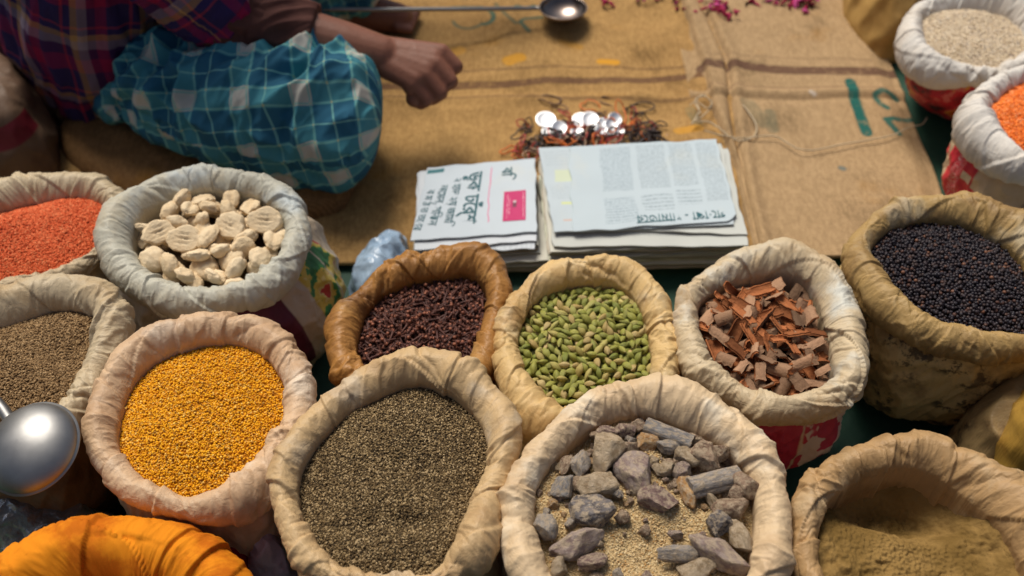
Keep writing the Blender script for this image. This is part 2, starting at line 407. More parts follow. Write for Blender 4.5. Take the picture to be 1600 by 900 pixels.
def sheet(name, x0, x1, y0, y1, dx, zf, mat, strokes, label, edge_noise=.004):
    nx, ny = int((x1-x0)/dx), int((y1-y0)/dx)
    X, Y = np.meshgrid(np.linspace(x0, x1, nx), np.linspace(y0, y1, ny), indexing='ij')
    Z = zf(X, Y)
    ink = paint(X, Y, strokes)
    X = X+edge_noise*noise(Y*7, 3.1, 0); Y = Y+edge_noise*noise(X*7, 8.1, 0)
    v = np.stack([X, Y, Z], -1).reshape(-1, 3)
    # a hem turned down to the ground all round
    b = np.concatenate([np.arange(nx)*ny, (nx-1)*ny+np.arange(1, ny), (np.arange(nx-1)[::-1])*ny+ny-1, np.arange(1, ny-1)[::-1]])
    lo = v[b].copy(); lo[:, 2] -= .006
    k = len(v); n = len(b); i = np.arange(n); j = (i+1) % n
    fs = np.stack([b[i], k+i, k+j, b[j]], -1)
    return tag(obj(name, mesh_np(name, np.concatenate([v, lo]), [grid_faces(nx, ny), fs], mats=[mat], col=np.concatenate([ink, ink[b]]))), label, 'burlap sheet')
def zf1(X, Y):
    z = .012+.004*noise(X*4, Y*5, .5)+.003*noise(X*9, Y*11, 4)
    z = z+.004*np.exp(-((Y-1.455-.02*noise(X*3, 0, 0))/.012)**2)+.010*(.3-np.abs(noise(X*5+2, Y*9, 6)))+.0025*(.3-np.abs(noise(X*14+2, Y*18, 6)))
    return z
seam = P(np.array([1060, 1095, 1112, 1150]), np.array([0, 110, 180, 280]), .0)
sx = lambda Y: np.interp(Y, seam[::-1, 1], seam[::-1, 0])
seam2 = P(np.array([1085, 1131, 1140, 1158]), np.array([0, 100, 180, 290]), .0)
sx2 = lambda Y: np.interp(Y, seam2[::-1, 1], seam2[::-1, 0])
def zf2(X, Y):
    d1, d2 = X-sx(Y), X-sx2(Y)
    z = .022+.004*noise(X*4+9, Y*5, .5)+.003*noise(X*9, Y*11, 4)
    z = z+.006*np.exp(-((d1-.008)/.012)**2)-.016*np.exp(-np.abs(d2)/.004)+.007*np.exp(-((d2-.012)/.012)**2)+.003*np.exp(-((d2+.014)/.01)**2)
    z = z-.014*np.clip(-(d1-.004)/.006, 0, 1)
    yb = 1.452+.004*np.sin(X*9)
    z = z+.006*np.exp(-((Y-yb-.012)/.012)**2)-.004*np.exp(-np.abs(Y-yb+.004)/.006)
    return z-.008*np.clip((X-.69)/.02, 0, 1.3)
st1 = [([(560, 143), (700, 141), (780, 140), (830, 136), (900, 135), (1000, 134), (1050, 127), (1110, 122)], 10, PUR, .75),
       ([(600, 120), (780, 118), (880, 113), (1000, 114), (1060, 110), (1110, 104)], 3, PUR, .55), ([(580, 162), (780, 160), (930, 164), (1040, 165), (1110, 158)], 4, PUR, .5),
       (arc(732, 38, 24, 14, 170, 30), 5, GRN, .7), (arc(757, 35, 14, 11, -60, 100), 7, GRN, .85), ([(708, 21), (752, 22)], 8, GRN, .85), ([(775, 16), (806, 48)], 5, GRN, .7),
       ([(845, 38), (818, 40), (812, 46), (826, 58)], 7, GRN, .8), ([(755, -5), (756, 6), (768, 6)], 6, GRN, .9), ([(715, 3), (727, 8)], 5, GRN, .7), ([(808, 18), (822, 21), (834, 17)], 10, GRN, .9), ([(1078, 178), (1090, 200)], 14, GRN, .35),
       ([(795, 106), (812, 100)], 20, YEL, .75), ([(938, 103), (960, 106)], 14, YEL, .85), ([(1060, 215), (1090, 208)], 16, YEL, .6), ([(690, 95), (720, 88)], 18, YEL, .4), ([(880, 70), (905, 78)], 14, YEL, .35)]
st2 = [([(1095, 116), (1150, 117), (1200, 124), (1300, 126), (1365, 124), (1420, 122)], 13, PUR, .85), ([(1100, 150), (1200, 152), (1300, 153), (1400, 152)], 4, PUR, .55), ([(1100, 100), (1200, 104), (1360, 107)], 3, PUR, .35),
       ([(1323, 143), (1335, 182), (1350, 222)], 15, GRN, 1), ([(1398, 164), (1372, 157), (1362, 163), (1370, 175), (1382, 182)], 8, GRN, .95), ([(1425, 195), (1380, 200), (1389, 210), (1400, 222)], 9, GRN, .95),
       ([(1165, 175), (1190, 205)], 22, GRN, .22), ([(1200, 190), (1205, 215)], 16, GRN, .3), ([(1308, 277), (1312, 279)], 8, (.05, .12, .14), .7), ([(1262, 160), (1268, 163)], 6, (.6, .55, .5), .6)]
yf = float(P(540, 420)[1])
sheet('burlap_sheet', -.95, .42, yf, 2.6, .003, zf1, bur, st1, 'large golden burlap sheet with green stencil writing under the newspapers and hand')
sheet('burlap_sheet', .33, .728, yf+.01, 2.6, .003, zf2, bur2, st2, 'paler burlap sheet with hemmed fold and green number, lying on the right')

# ------------------------------------------------------------------ lumps: bags, bundles, folded cloth
def lump(name, poly, z0, h, mat, label, cat, p=3.0, q=2.0, na=.02, nf=9, cre=.008, cf=25, seed=0, uvs=1, parent=None, nth=260, nr=60, zm=None):
    pw = P(*smooth_closed(poly).T, z0+h*.35 if zm is None else zm)[:, :2]; cx, cy = pw.mean(0)
    th = np.linspace(0, 2*PI, nth, endpoint=False); R = csmooth(radial(pw, cx, cy, th), 3)
    t = np.linspace(0.002, 1, nr); r = np.sin(t*PI*.5) if p < 50 else t
    T, Rr = np.meshgrid(th, np.concatenate([r, [.97]]), indexing='ij')
    z = h*np.clip(1-Rr**p, 0, 1)**(1/q); z[:, -1] = -.004
    X, Y = Rr*R[:, None]*np.cos(T), Rr*R[:, None]*np.sin(T)
    n = na*noise(X*nf+seed, Y*nf, seed*.7)+cre*(.35-np.abs(noise(X*cf, Y*cf+seed, z*cf)))*1.5+.4*cre*(.35-np.abs(noise(X*cf*2.6, Y*cf*2.6+seed, z*cf*2)))
    fz = np.clip(z/h*3, 0, 1)
    rad = np.hypot(X, Y)+1e-6; tilt = Rr**4
    z = z+n*fz*(1-.7*tilt); X = X*(1+n*tilt/rad); Y = Y*(1+n*tilt/rad)
    v = np.stack([X, Y, z+z0], -1).reshape(-1, 3); uv = np.stack([T/(2*PI)*uvs, Rr], -1).reshape(-1, 2)
    o = obj(name, mesh_np(name, v, [grid_faces(nth, nr+1, cu=True)], uv, mats=[mat]), parent, (cx, cy, 0))
    return tag(o, label, cat) if label else o
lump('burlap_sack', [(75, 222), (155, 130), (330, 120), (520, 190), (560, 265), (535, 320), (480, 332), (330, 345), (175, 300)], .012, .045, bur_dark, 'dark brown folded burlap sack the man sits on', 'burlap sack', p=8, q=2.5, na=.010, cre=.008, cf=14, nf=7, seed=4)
#SACKS
cream = cloth_mat('cream_cloth', (.62, .43, .265), (.34, .18, .08), .35, light=(.74, .62, .48))
resin_c = cloth_mat('ivory_cloth', (.64, .48, .295), (.40, .25, .13), .3, light=(.74, .65, .50))
tan = cloth_mat('tan_cloth', (.56, .39, .20), (.30, .17, .07), .4, light=(.56, .45, .31))
oily = cloth_mat('oily_brown_cloth', (.38, .18, .045), (.13, .05, .012), .6, .5, .45, light=(.50, .29, .10))
ochre = cloth_mat('yellow_cream_cloth', (.62, .43, .19), (.42, .23, .07), .55, light=(.62, .52, .34))
bone = cloth_mat('bone_cloth', (.56, .45, .29), (.40, .24, .10), .4, light=(.58, .58, .52))
olive = cloth_mat('olive_brown_cloth', (.40, .26, .095), (.17, .09, .03), .5, .6, .45, light=(.52, .42, .26))
def pepper_prints(m, c):
    o = m.co('Object'); f = m.math('MULTIPLY', m.sstep(m.noise(38, 6, o, .75), .50, .58), m.sstep(m.noise(9, 3, o), .44, .54))
    return m.mix(m.math('MULTIPLY', f, .85), c, (.03, .017, .012))
stained = cloth_mat('stained_plastic_weave', (.66, .47, .20), (.15, .08, .025), .5, .55, .4, prints=pepper_prints)
stained_dark = cloth_mat('stained_dark_weave', (.34, .23, .10), (.10, .05, .02), .8, .55, .4, prints=pepper_prints)
pale = cloth_mat('greyish_white_cloth', (.50, .49, .41), (.48, .38, .22), .35, .6, .4, light=(.50, .55, .55))
white = cloth_mat('white_cloth', (.66, .63, .58), (.60, .50, .38), .25, .7, .3)
buff = cloth_mat('buff_cloth', (.54, .44, .29), (.40, .27, .13), .45)
brown = cloth_mat('brown_powdered_cloth', (.42, .26, .115), (.20, .11, .035), .5, light=(.48, .35, .20))
brown_body = cloth_mat('dark_brown_weave', (.22, .13, .05), (.08, .04, .015), .5)
orange = cloth_mat('orange_cloth', (.74, .25, .012), (.50, .13, .006), .9, .85, .12, crinkle=.06)
mustardy = cloth_mat('mustard_yellow_weave', (.46, .27, .05), (.26, .12, .02), .45, .5, .4)
# printed weaves: boxes in the body's own UV (turn, height)
def uvbox(m, u0, u1, v0, v1, soft=.004):
    s = m.n('SeparateXYZ', {0: m.co('UV')}); u, v = s.outputs[0], s.outputs[1]
    f = m.math('MULTIPLY', m.sstep(u, u0, u0+soft), m.sstep(u, u1, u1-soft))
    return m.math('MULTIPLY', f, m.math('MULTIPLY', m.sstep(v, v0, v0+soft*3), m.sstep(v, v1, v1-soft*3)))
def scrib(m, c, f, col, su=240, sv=26):
    uv = m.n('Mapping', {'Vector': m.co('UV'), 'Scale': (su, sv, 1)}).outputs[0]
    t = m.n('TexNoise', {'Scale': 1, 'Detail': 1, 'Vector': uv}, noise_dimensions='2D').outputs[0]
    k = m.math('MULTIPLY', m.math('LESS_THAN', m.math('ABSOLUTE', m.math('SUBTRACT', t, .5)), .045), f)
    return m.mix(m.math('MULTIPLY', k, .8), c, col)
def print_amla(m, c):
    c = m.mix(uvbox(m, .70, .895, .05, .80), c, (.10, .012, .035))
    c = m.mix(uvbox(m, .70, .80, .12, .34), c, (.34, .26, .20)); c = m.mix(uvbox(m, .80, .87, .44, .9), c, (.34, .26, .20))
    c = scrib(m, c, uvbox(m, .74, .87, .35, .43), (.45, .3, .3))
    z = m.noise(26, 3, m.co('Object'))
    pat = m.ramp(z, [(0, (.03, .16, .06)), (.43, (.05, .22, .06)), (.47, (.55, .42, .08)), (.56, (.6, .5, .2)), (.6, (.45, .05, .04))], 'CONSTANT')
    return m.mix(uvbox(m, .935, 1.0, .0, .95), m.mix(uvbox(m, .0, .04, .0, .95), c, pat), pat)
def print_rice(m, c):
    z = m.noise(17, 4, m.n('Mapping', {'Vector': m.co('Object'), 'Location': (4, 4, 1)}).outputs[0], .6, .6)
    pat = m.ramp(z, [(0, (.05, .015, .02)), (.38, (.30, .02, .03)), (.45, (.50, .02, .035)), (.53, (.60, .13, .12)), (.585, (.62, .30, .04)), (.63, (.55, .10, .02))], 'CONSTANT')
    return m.mix(uvbox(m, .43, .92, -.1, .93), c, pat)
def print_lentil(m, c):
    c = m.mix(uvbox(m, .505, .605, .0, 1.1), c, (.62, .03, .05))
    z = m.noise(22, 3, m.co('Object')); c = m.mix(m.math('MULTIPLY', uvbox(m, .44, .515, .12, 1.1), m.sstep(z, .48, .52)), c, (.58, .05, .05))
    c = m.mix(uvbox(m, .600, .70, .42, 1.1), c, (.60, .02, .05)); c = m.mix(uvbox(m, .57, .60, .30, .42), c, (.66, .55, .40))
    return scrib(m, c, uvbox(m, .535, .57, .15, .8), (.75, .5, .5), 90, 40)
def print_cinn(m, c):
    z = m.noise(30, 2, m.co('Object'))
    c = m.mix(uvbox(m, .72, .80, .06, .8), c, (.42, .02, .06)); c = m.mix(uvbox(m, .80, .95, .06, .8), c, m.mix(m.sstep(z, .47, .5), (.62, .45, .36), (.45, .03, .06)))
    return c
amla_b = cloth_mat('printed_weave_maroon', (.52, .45, .36), (.34, .24, .14), .4, .6, .4, prints=print_amla)
rice_b = cloth_mat('printed_weave_red', (.70, .60, .48), (.4, .3, .2), .3, .5, .4, prints=print_rice)
lent_b = cloth_mat('printed_weave_scarlet', (.66, .50, .32), (.4, .3, .2), .3, .5, .4, prints=print_lentil)
cinn_b = cloth_mat('printed_weave_crimson', (.60, .46, .32), (.4, .3, .2), .3, .5, .4, prints=print_cinn)
SK = {}
def sack(key, outer, inner, *a, **k): SK[key] = make_sack(outer, inner, *a, seed=len(SK)*7+3, **k)
sack('amla', [(148,385),(152,350),(185,315),(240,280),(295,260),(345,260),(400,268),(450,290),(480,325),(488,365),(478,410),(450,450),(410,475),(350,492),(290,500),(240,490),(200,465),(165,430)],
     [(212,380),(225,345),(255,318),(300,305),(350,303),(400,310),(432,335),(443,370),(430,405),(395,430),(345,445),(290,440),(240,420),(217,400)], .215, pale,
     'greyish white sack of pale dried fruit with maroon printed side', bodymat=amla_b, level=-.014, bulge=.035, base=1.0, lean=(.030, .0))
sack('mustard', [(128,680),(140,630),(165,570),(205,530),(260,505),(330,495),(400,497),(445,515),(475,555),(493,600),(497,640),(475,690),(445,740),(420,790),(380,815),(320,822),(265,805),(200,795),(160,755),(135,715)],
     [(187,690),(195,640),(215,590),(260,555),(330,538),(390,543),(428,575),(443,612),(430,680),(385,735),(342,750),(305,768),(280,767),(230,740),(200,715)], .255, cream,
     'cream cloth sack filled with bright yellow mustard grain')
sack('ajwain', [(420,740),(433,709),(495,622),(547,587),(618,551),(658,546),(720,560),(760,584),(800,629),(820,660),(818,696),(790,758),(785,800),(785,850),(760,895),(700,920),(600,925),(520,915),(455,885),(430,830),(422,780)],
     [(469,767),(475,727),(538,651),(591,624),(649,603),(689,610),(738,647),(762,700),(751,740),(724,789),(707,838),(689,895),(649,903),(578,897),(529,887),(498,842),(473,793)], .30, tan,
     'tan cloth sack filled with fine grey brown seed, front centre')
sack('resin', [(779,783),(788,753),(826,700),(882,635),(939,607),(992,594),(1045,589),(1082,596),(1109,617),(1158,651),(1199,688),(1222,734),(1237,794),(1239,862),(1225,920),(1150,985),(1010,1000),(880,980),(800,920),(780,850)],
     [(839,787),(844,764),(856,741),(897,696),(931,673),(977,654),(1014,656),(1075,681),(1128,703),(1150,726),(1169,753),(1175,794),(1172,832),(1167,870),(1160,910),(1090,950),(1000,955),(910,940),(865,900),(850,860),(842,820)], .30, resin_c,
     'ivory cloth sack filled with rough resin stones and sand', level=-.010)
sack('powder', [(1239,818),(1239,779),(1267,733),(1286,717),(1344,686),(1422,671),(1457,678),(1500,694),(1543,717),(1597,752),(1650,790),(1690,850),(1690,930),(1630,1000),(1500,1030),(1370,1010),(1280,960),(1245,900)],
     [(1285,815),(1294,785),(1313,772),(1360,748),(1399,738),(1430,737),(1461,748),(1488,768),(1523,796),(1554,832),(1590,884),(1610,930),(1570,975),(1480,985),(1380,970),(1310,930),(1285,890),(1280,850)], .29, brown,
     'brown dusty sack with deep hollow of tan powder, bottom right corner', level=-.018)
sack('clove', [(508,523),(510,500),(547,467),(580,433),(623,403),(667,393),(707,388),(747,388),(773,400),(797,427),(802,455),(785,500),(770,587),(750,625),(700,640),(640,640),(580,620),(527,597),(513,560)],
     [(557,557),(567,517),(583,473),(620,450),(680,432),(727,432),(750,440),(757,460),(748,510),(730,558),(715,582),(660,592),(600,588),(570,575)], .195, oily,
     'oily golden brown sack filled with dark cloves', level=-.012)
sack('cardamom', [(768,560),(769,530),(775,500),(785,487),(800,467),(817,440),(853,413),(900,407),(943,402),(980,398),(997,408),(1033,443),(1047,470),(1055,520),(1060,580),(1058,620),(1040,655),(1000,680),(920,692),(860,695),(825,690),(795,650),(777,600)],
     [(810,545),(812,520),(837,470),(883,450),(927,445),(960,447),(987,463),(995,480),(1003,505),(1012,540),(1014,570),(1010,600),(990,622),(950,638),(905,640),(880,632),(841,598),(818,570)], .205, ochre,
     'yellowish cream sack filled with green cardamom pods', level=-.008)
sack('cinnamon', [(1049,477),(1057,447),(1094,424),(1151,394),(1208,375),(1234,377),(1287,405),(1313,424),(1325,447),(1347,503),(1361,571),(1359,605),(1332,636),(1287,653),(1242,662),(1196,662),(1170,655),(1132,624),(1083,602),(1064,583),(1053,530)],
     [(1091,492),(1102,466),(1151,443),(1189,434),(1227,434),(1257,443),(1276,477),(1289,526),(1291,571),(1300,590),(1264,605),(1227,611),(1177,613),(1159,602),(1125,575),(1110,549),(1096,519)], .215, bone,
     'bone white sack filled with reddish cinnamon bark', bodymat=cinn_b, level=-.012)
sack('pepper', [(1313,390),(1327,367),(1357,337),(1400,310),(1467,305),(1513,310),(1540,317),(1583,340),(1615,360),(1650,400),(1670,470),(1660,535),(1620,566),(1560,571),(1500,562),(1450,545),(1400,517),(1360,490),(1333,457),(1315,420)],
     [(1362,412),(1363,393),(1387,362),(1427,348),(1483,350),(1507,357),(1533,370),(1567,388),(1597,418),(1622,460),(1625,500),(1610,517),(1593,518),(1533,513),(1490,503),(1447,490),(1420,470),(1397,450),(1380,430)], .225, olive,
     'olive brown sack filled with black peppercorns, its side stained', bodymat=stained, level=-.004, bulge=.02)
sack('redlentil', [(-140,360),(-110,320),(-50,300),(0,292),(67,273),(110,267),(143,271),(177,285),(200,305),(203,340),(190,380),(150,412),(110,440),(60,455),(0,465),(-60,460),(-110,430)],
     [(-70,375),(-40,355),(0,342),(83,320),(117,313),(143,317),(168,330),(173,345),(165,365),(145,392),(110,413),(67,429),(20,438),(-30,438),(-65,420)], .185, buff,
     'buff sack filled with coral red lentils at the left edge', level=.004)
sack('cumin', [(-150,600),(-120,510),(-60,465),(0,447),(80,432),(140,425),(190,450),(213,495),(195,545),(165,600),(140,650),(115,700),(60,735),(0,745),(-80,730),(-130,680)],
     [(-100,590),(-70,545),(0,518),(40,502),(97,485),(140,492),(147,515),(133,547),(113,600),(90,640),(60,672),(0,685),(-60,665)], .235, buff,
     'buff sack filled with brown cumin seed under the steel ladle', bodymat=brown_body)
sack('rice', [(1397,67),(1403,43),(1417,17),(1440,0),(1480,-22),(1540,-26),(1600,-10),(1635,20),(1645,60),(1630,105),(1580,130),(1520,133),(1500,133),(1453,128),(1433,117),(1413,100),(1400,82)],
     [(1443,52),(1440,37),(1453,28),(1500,22),(1533,23),(1577,38),(1592,60),(1592,80),(1577,93),(1543,104),(1500,96),(1460,83),(1447,68)], .155, white,
     'white rimmed sack of pale broken rice with red printed side', bodymat=rice_b, level=.006, bulge=.012, base=.70, lean=(.035, .01))
sack('orangelentil', [(1490,200),(1494,180),(1506,155),(1535,122),(1560,108),(1600,97),(1680,90),(1740,130),(1760,200),(1730,270),(1680,295),(1630,294),(1600,285),(1567,277),(1527,242),(1508,228)],
     [(1547,183),(1553,170),(1573,147),(1597,132),(1650,122),(1700,140),(1710,190),(1690,235),(1640,252),(1600,240),(1583,220),(1563,200)], .19, white,
     'white rimmed sack of orange lentils with scarlet printed side', bodymat=lent_b, level=.002, bulge=.020, base=.85, lean=(-.0, 0))
sack('orange', [(-40,940),(0,880),(65,838),(130,814),(190,805),(260,810),(320,825),(370,862),(405,905),(425,1000),(300,1110),(150,1130),(0,1070)],
     [(25,985),(100,950),(200,940),(290,950),(335,985),(330,1040),(200,1070),(80,1050)], .235, orange,
     'bright orange cloth sack with a thick folded top, bottom left corner', level=-.02, wr=1.25, cuff=2.6, pinch=4, hz=.006)
#CONTENTS
def H(key, dome=0.0, tx=0.0, ty=0.0, bump=.004, bf=14, seed=0, fn=None):
    sk = SK[key]; z0 = sk['z']; R = float(sk['rin'].mean())
    def h(x, y, q):
        z = z0+dome*(.75-q**2.4)+tx*x/R+ty*y/R+bump*noise(x*bf+seed, y*bf, seed*1.3)+.3*bump*noise(x*bf*3+seed, y*bf*3, 5)
        return z if fn is None else z+fn(x, y, q)
    return h
IM = island_mat
g_must = [IM('mustard_grain', [(0, (.70, .31, .011)), (.40, (.82, .42, .02)), (.70, (.55, .20, .008)), (.90, (.86, .55, .12)), (.96, (.30, .13, .02))], .8)]
def base_mat(n, c): return simple_mat(n, c, mul(c, .7), 90, .9, .1, 400, .5, .001)
g_must.append(base_mat('mustard_dust', (.48, .19, .01)))
h_must = H('mustard', .020, 0, 0, .004, 9, 1)
grain_stuff('mustard_grain', 'heap of bright yellow mustard grain in the cream sack', 'grain', SK['mustard'], h_must, 15000, (.00125, .00125, .00115), g_must, jit=.0016, sub=1)
h_aj = H('ajwain', .018, 0, 0, .005, 13, 2, lambda x, y, q: -.009*np.exp(-(((x-.02)/.02)**2+((y+.045)/.012)**2))-.004*np.exp(-(((x+.03)/.03)**2+((y+.05)/.012)**2)))
grain_stuff('fine_seed', 'heap of fine grey brown seed in the tan sack', 'seed', SK['ajwain'], h_aj, 30000, (.0015, .0008, .0008),
            [IM('fine_seed', [(0, (.095, .062, .030)), (.3, (.18, .12, .056)), (.55, (.045, .031, .018)), (.75, (.30, .21, .10)), (.93, (.42, .31, .17))], .8), base_mat('fine_seed_dust', (.07, .05, .03))], jit=.0015, tilt=.5)
h_cu = H('cumin', .012, 0, 0, .004, 12, 3)
grain_stuff('cumin_seed', 'heap of brown cumin seed behind the steel ladle', 'seed', SK['cumin'], h_cu, 15000, (.0021, .0009, .0009),
            [IM('cumin_seed', [(0, (.20, .12, .055)), (.35, (.30, .19, .09)), (.6, (.13, .075, .035)), (.85, (.40, .27, .14))], .8), base_mat('cumin_dust', (.12, .07, .035))], jit=.0015)
h_rl = H('redlentil', .018, 0, 0, .003, 9, 4)
grain_stuff('red_lentil', 'heap of coral red lentils in the buff sack', 'lentils', SK['redlentil'], h_rl, 16000, (.0015, .0015, .0010),
            [IM('red_lentil', [(0, (.62, .12, .045)), (.4, (.70, .16, .06)), (.7, (.52, .085, .03)), (.92, (.75, .25, .11))], .8), base_mat('red_lentil_dust', (.42, .07, .03))], jit=.0014)
h_ol = H('orangelentil', .012, 0, 0, .006, 18, 5)
grain_stuff('orange_lentil', 'heap of orange lentils in the white rimmed sack', 'lentils', SK['orangelentil'], h_ol, 9000, (.0018, .0018, .0012),
            [IM('orange_lentil', [(0, (.80, .20, .03)), (.4, (.85, .26, .06)), (.7, (.70, .14, .02)), (.92, (.85, .36, .15))], .8), base_mat('orange_lentil_dust', (.55, .12, .02))], jit=.0018)
h_ri = H('rice', .008, 0, 0, .004, 15, 6)
grain_stuff('broken_rice', 'heap of pale broken rice in the white rimmed sack', 'rice', SK['rice'], h_ri, 11000, (.0020, .0011, .0011),
            [IM('broken_rice', [(0, (.66, .54, .38)), (.4, (.74, .64, .48)), (.7, (.58, .44, .28)), (.9, (.80, .72, .60)), (.98, (.32, .24, .2))], .8), base_mat('rice_dust', (.5, .38, .25))], jit=.0016)
# orange sack holds yellow powder below its rim (seen only from a step aside)
def powder(name, label, key, hf, mat):
    v, f = fill_surface(SK[key], hf, 320, 150)
    tag(obj(name, mesh_np(name, v, [f], mats=[mat]), None, (*SK[key]['c'], 0)), label, 'powder', None, 'stuff')
powder('turmeric_powder', 'yellow powder inside the orange cloth sack', 'orange', H('orange', .01, 0, 0, .004, 12, 8), simple_mat('turmeric', (.6, .26, .01), (.5, .2, .01), 20, .95, .1, 300, .4))
def pow_fn(x, y, q):
    # a scooped hollow: high ridge from upper left to lower right, soft dunes
    hol = np.exp(-(((x-.012+.25*(y-.05))/.066)**2+((y-.048)/.034)**2)**1.5)
    z = -.050*hol+.012*np.exp(-(((x+.05)/.05)**2+((y-.0)/.05)**2))-.020*np.exp(-(((x+.055)/.035)**2+((y+.075)/.04)**2))
    z = z+.045*np.clip(q-.70, 0, 1)*np.clip((x+.3*y)/.07, 0, 1)+.010*noise(x*16, y*16, 3)
    cl = np.clip(noise(x*18+4, y*18, 2)+.15, 0, 1)
    return z+(cl+.5*(x < -.02)*(y < -.02))*(.010*noise(x*55, y*55, 1)+.005*noise(x*120, y*120, 3))+.0015*noise(x*170, y*170, 1)+.0015*noise(x*300, y*300, 7)
pm = NT('tan_powder'); o_ = pm.co('Object')
pm.out(pm.mix(pm.sstep(pm.noise(14, 4, o_), .4, .6), (.15, .09, .026), (.25, .155, .052)), .95, .1, pm.bump(pm.noise(500, 3, o_), .5, .0015, pm.bump(pm.noise(120, 5, o_), .4, .004)))
powder('tan_powder', 'loose tan powder scooped hollow inside the brown dusty sack', 'powder', H('powder', .0, 0, 0, .005, 9, 9, pow_fn), pm.m)

# ---- peppercorns
pm_ = NT('peppercorn'); rr_ = pm_.math('FRACT', pm_.math('ADD', pm_.n('NewGeometry').outputs['Random Per Island'], pm_.n('ObjectInfo').outputs['Random'])); o_ = pm_.co('Object')
pm_.out(pm_.ramp(rr_, [(0, (.016, .012, .017)), (.35, (.026, .018, .022)), (.6, (.012, .010, .016)), (.8, (.040, .025, .024)), (.92, (.075, .035, .026)), (.975, (.16, .07, .04))], 'CONSTANT'), .45, .3, pm_.bump(pm_.noise(900, 2, o_), .5, .0008))
bv, bf_ = ICO[2]; wr_ = 1+.07*noise(bv[:, 0]*2.4, bv[:, 1]*2.4, bv[:, 2]*2.4)
me_pep = mesh_np('peppercorn', bv*wr_[:, None]*.0024, [bf_], mats=[pm_.m])
h_pe = H('pepper', .016, 0, 0, .004, 9, 10)
def split_top(pts, cx, cy, n, front):
    """the n that show largest: nearest the camera among those in the top layer"""
    o = np.argsort([front(p) for p in pts])
    return [pts[i] for i in o[:n]], [pts[i] for i in o[n:]]
def stuff_of(name, label, cat, sk, base_v, base_f, pts, mats, hf, tilt, R, extra_mat):
    n = len(pts); M = rand_rot(n, R, tilt); s = R.uniform(.85, 1.15, (n, 1, 1))
    v = np.einsum('nij,nkj->nki', M, np.broadcast_to(base_v, (n,)+base_v.shape)*s)+np.array(pts)[:, None]
    fs = [b[None]+(np.arange(n)*len(base_v))[:, None, None] for b in base_f]; fs = [f.reshape(-1, f.shape[-1]) for f in fs]
    sv, sf = fill_surface(sk, lambda *q: hf(*q)-.004)
    mi = np.concatenate([np.zeros(sum(len(f) for f in fs), int), np.full(len(sf), len(mats), int)])
    tag(obj(name, mesh_np(name, np.concatenate([v.reshape(-1, 3), sv]), fs+[sf+n*len(base_v)], mats=list(mats)+[extra_mat], midx=mi), None, (*sk['c'], 0)), label, cat, None, 'stuff')
R = np.random.default_rng(77)
def rin_at(sk, x, y):
    return np.interp(np.arctan2(y, x) % (2*PI), np.append(TH, 2*PI), np.append(sk['rin'], sk['rin'][0]))
def hexpts(sk, hf, d, jit, R, zj, rmax=.98):
    Rm = sk['rin'].max(); g = np.arange(-Rm, Rm, d)
    X, Y = np.meshgrid(g, np.arange(-Rm, Rm, d*.87)); X = X+((np.arange(X.shape[0]) % 2)*d*.5)[:, None]
    X = (X+R.uniform(-jit, jit, X.shape)).ravel(); Y = (Y+R.uniform(-jit, jit, Y.shape)).ravel()
    q = np.hypot(X, Y)/rin_at(sk, X, Y); k = q < rmax
    X, Y, q = X[k], Y[k], q[k]
    return np.stack([X, Y, hf(X, Y, q)+R.uniform(-zj, zj, len(X))], -1)
p1 = hexpts(SK['pepper'], h_pe, .0046, .0013, R, .0012); p2 = hexpts(SK['pepper'], h_pe, .0085, .004, R, .001); p2[:, 2] += .0028
c0 = SK['pepper']['c']
top, rest = split_top(list(p2)+list(p1), *c0, 300, lambda p: p[1]-.5*p[2]*0)
for p in top:
    place(me_pep, 'peppercorn', (c0[0]+p[0], c0[1]+p[1], p[2]), rand_rot(1, R)[0], R.uniform(.85, 1.15), 'black peppercorn near the front of the heap in the olive brown sack', 'peppercorn', 'peppercorns in the olive brown sack')
ic1v, ic1f = ICO[2]
stuff_of('peppercorn_heap', 'heap of black peppercorns in the olive brown sack', 'peppercorns', SK['pepper'], bv*wr_[:, None]*.0024, [bf_], rest, [pm_.m], h_pe, None, R, base_mat('pepper_dust', (.012, .009, .01)))

# ---- cloves
cl_d = IM('clove_stem', [(0, (.060, .019, .014)), (.5, (.090, .030, .020)), (1, (.040, .014, .011))], .6, .35, objrand=True)
cl_h = IM('clove_bud', [(0, (.20, .06, .032)), (.4, (.085, .03, .02)), (.75, (.28, .10, .055))], .55, .35, objrand=True)
def clove_geo():
    xs = np.array([-.0078, -.0074, -.003, .001, .0035, .0046, .0052]); rs = np.array([.0004, .0009, .0011, .0013, .0017, .0021, .0012])
    sv, sf = tube(np.stack([xs, .0004*np.sin(xs*300), 0*xs], -1), rs, 6)
    hv = ICO[1][0]*.0023+np.array([.0064, 0, 0]); parts = [(sv, sf)]
    for a in range(4):
        an = a*PI/2; pts = np.array([[.0044, .001*math.cos(an), .001*math.sin(an)], [.0058, .0026*math.cos(an), .0026*math.sin(an)], [.0070, .0034*math.cos(an), .0034*math.sin(an)]])
        parts.append(tube(pts, [.0008, .0006, .0001], 4))
    v, f = merge(parts)
    return v, f, hv, ICO[1][1]
cv, cf_, hv, hf_ = clove_geo()
allv = np.concatenate([cv, hv]); allf = cf_+[hf_+len(cv)]
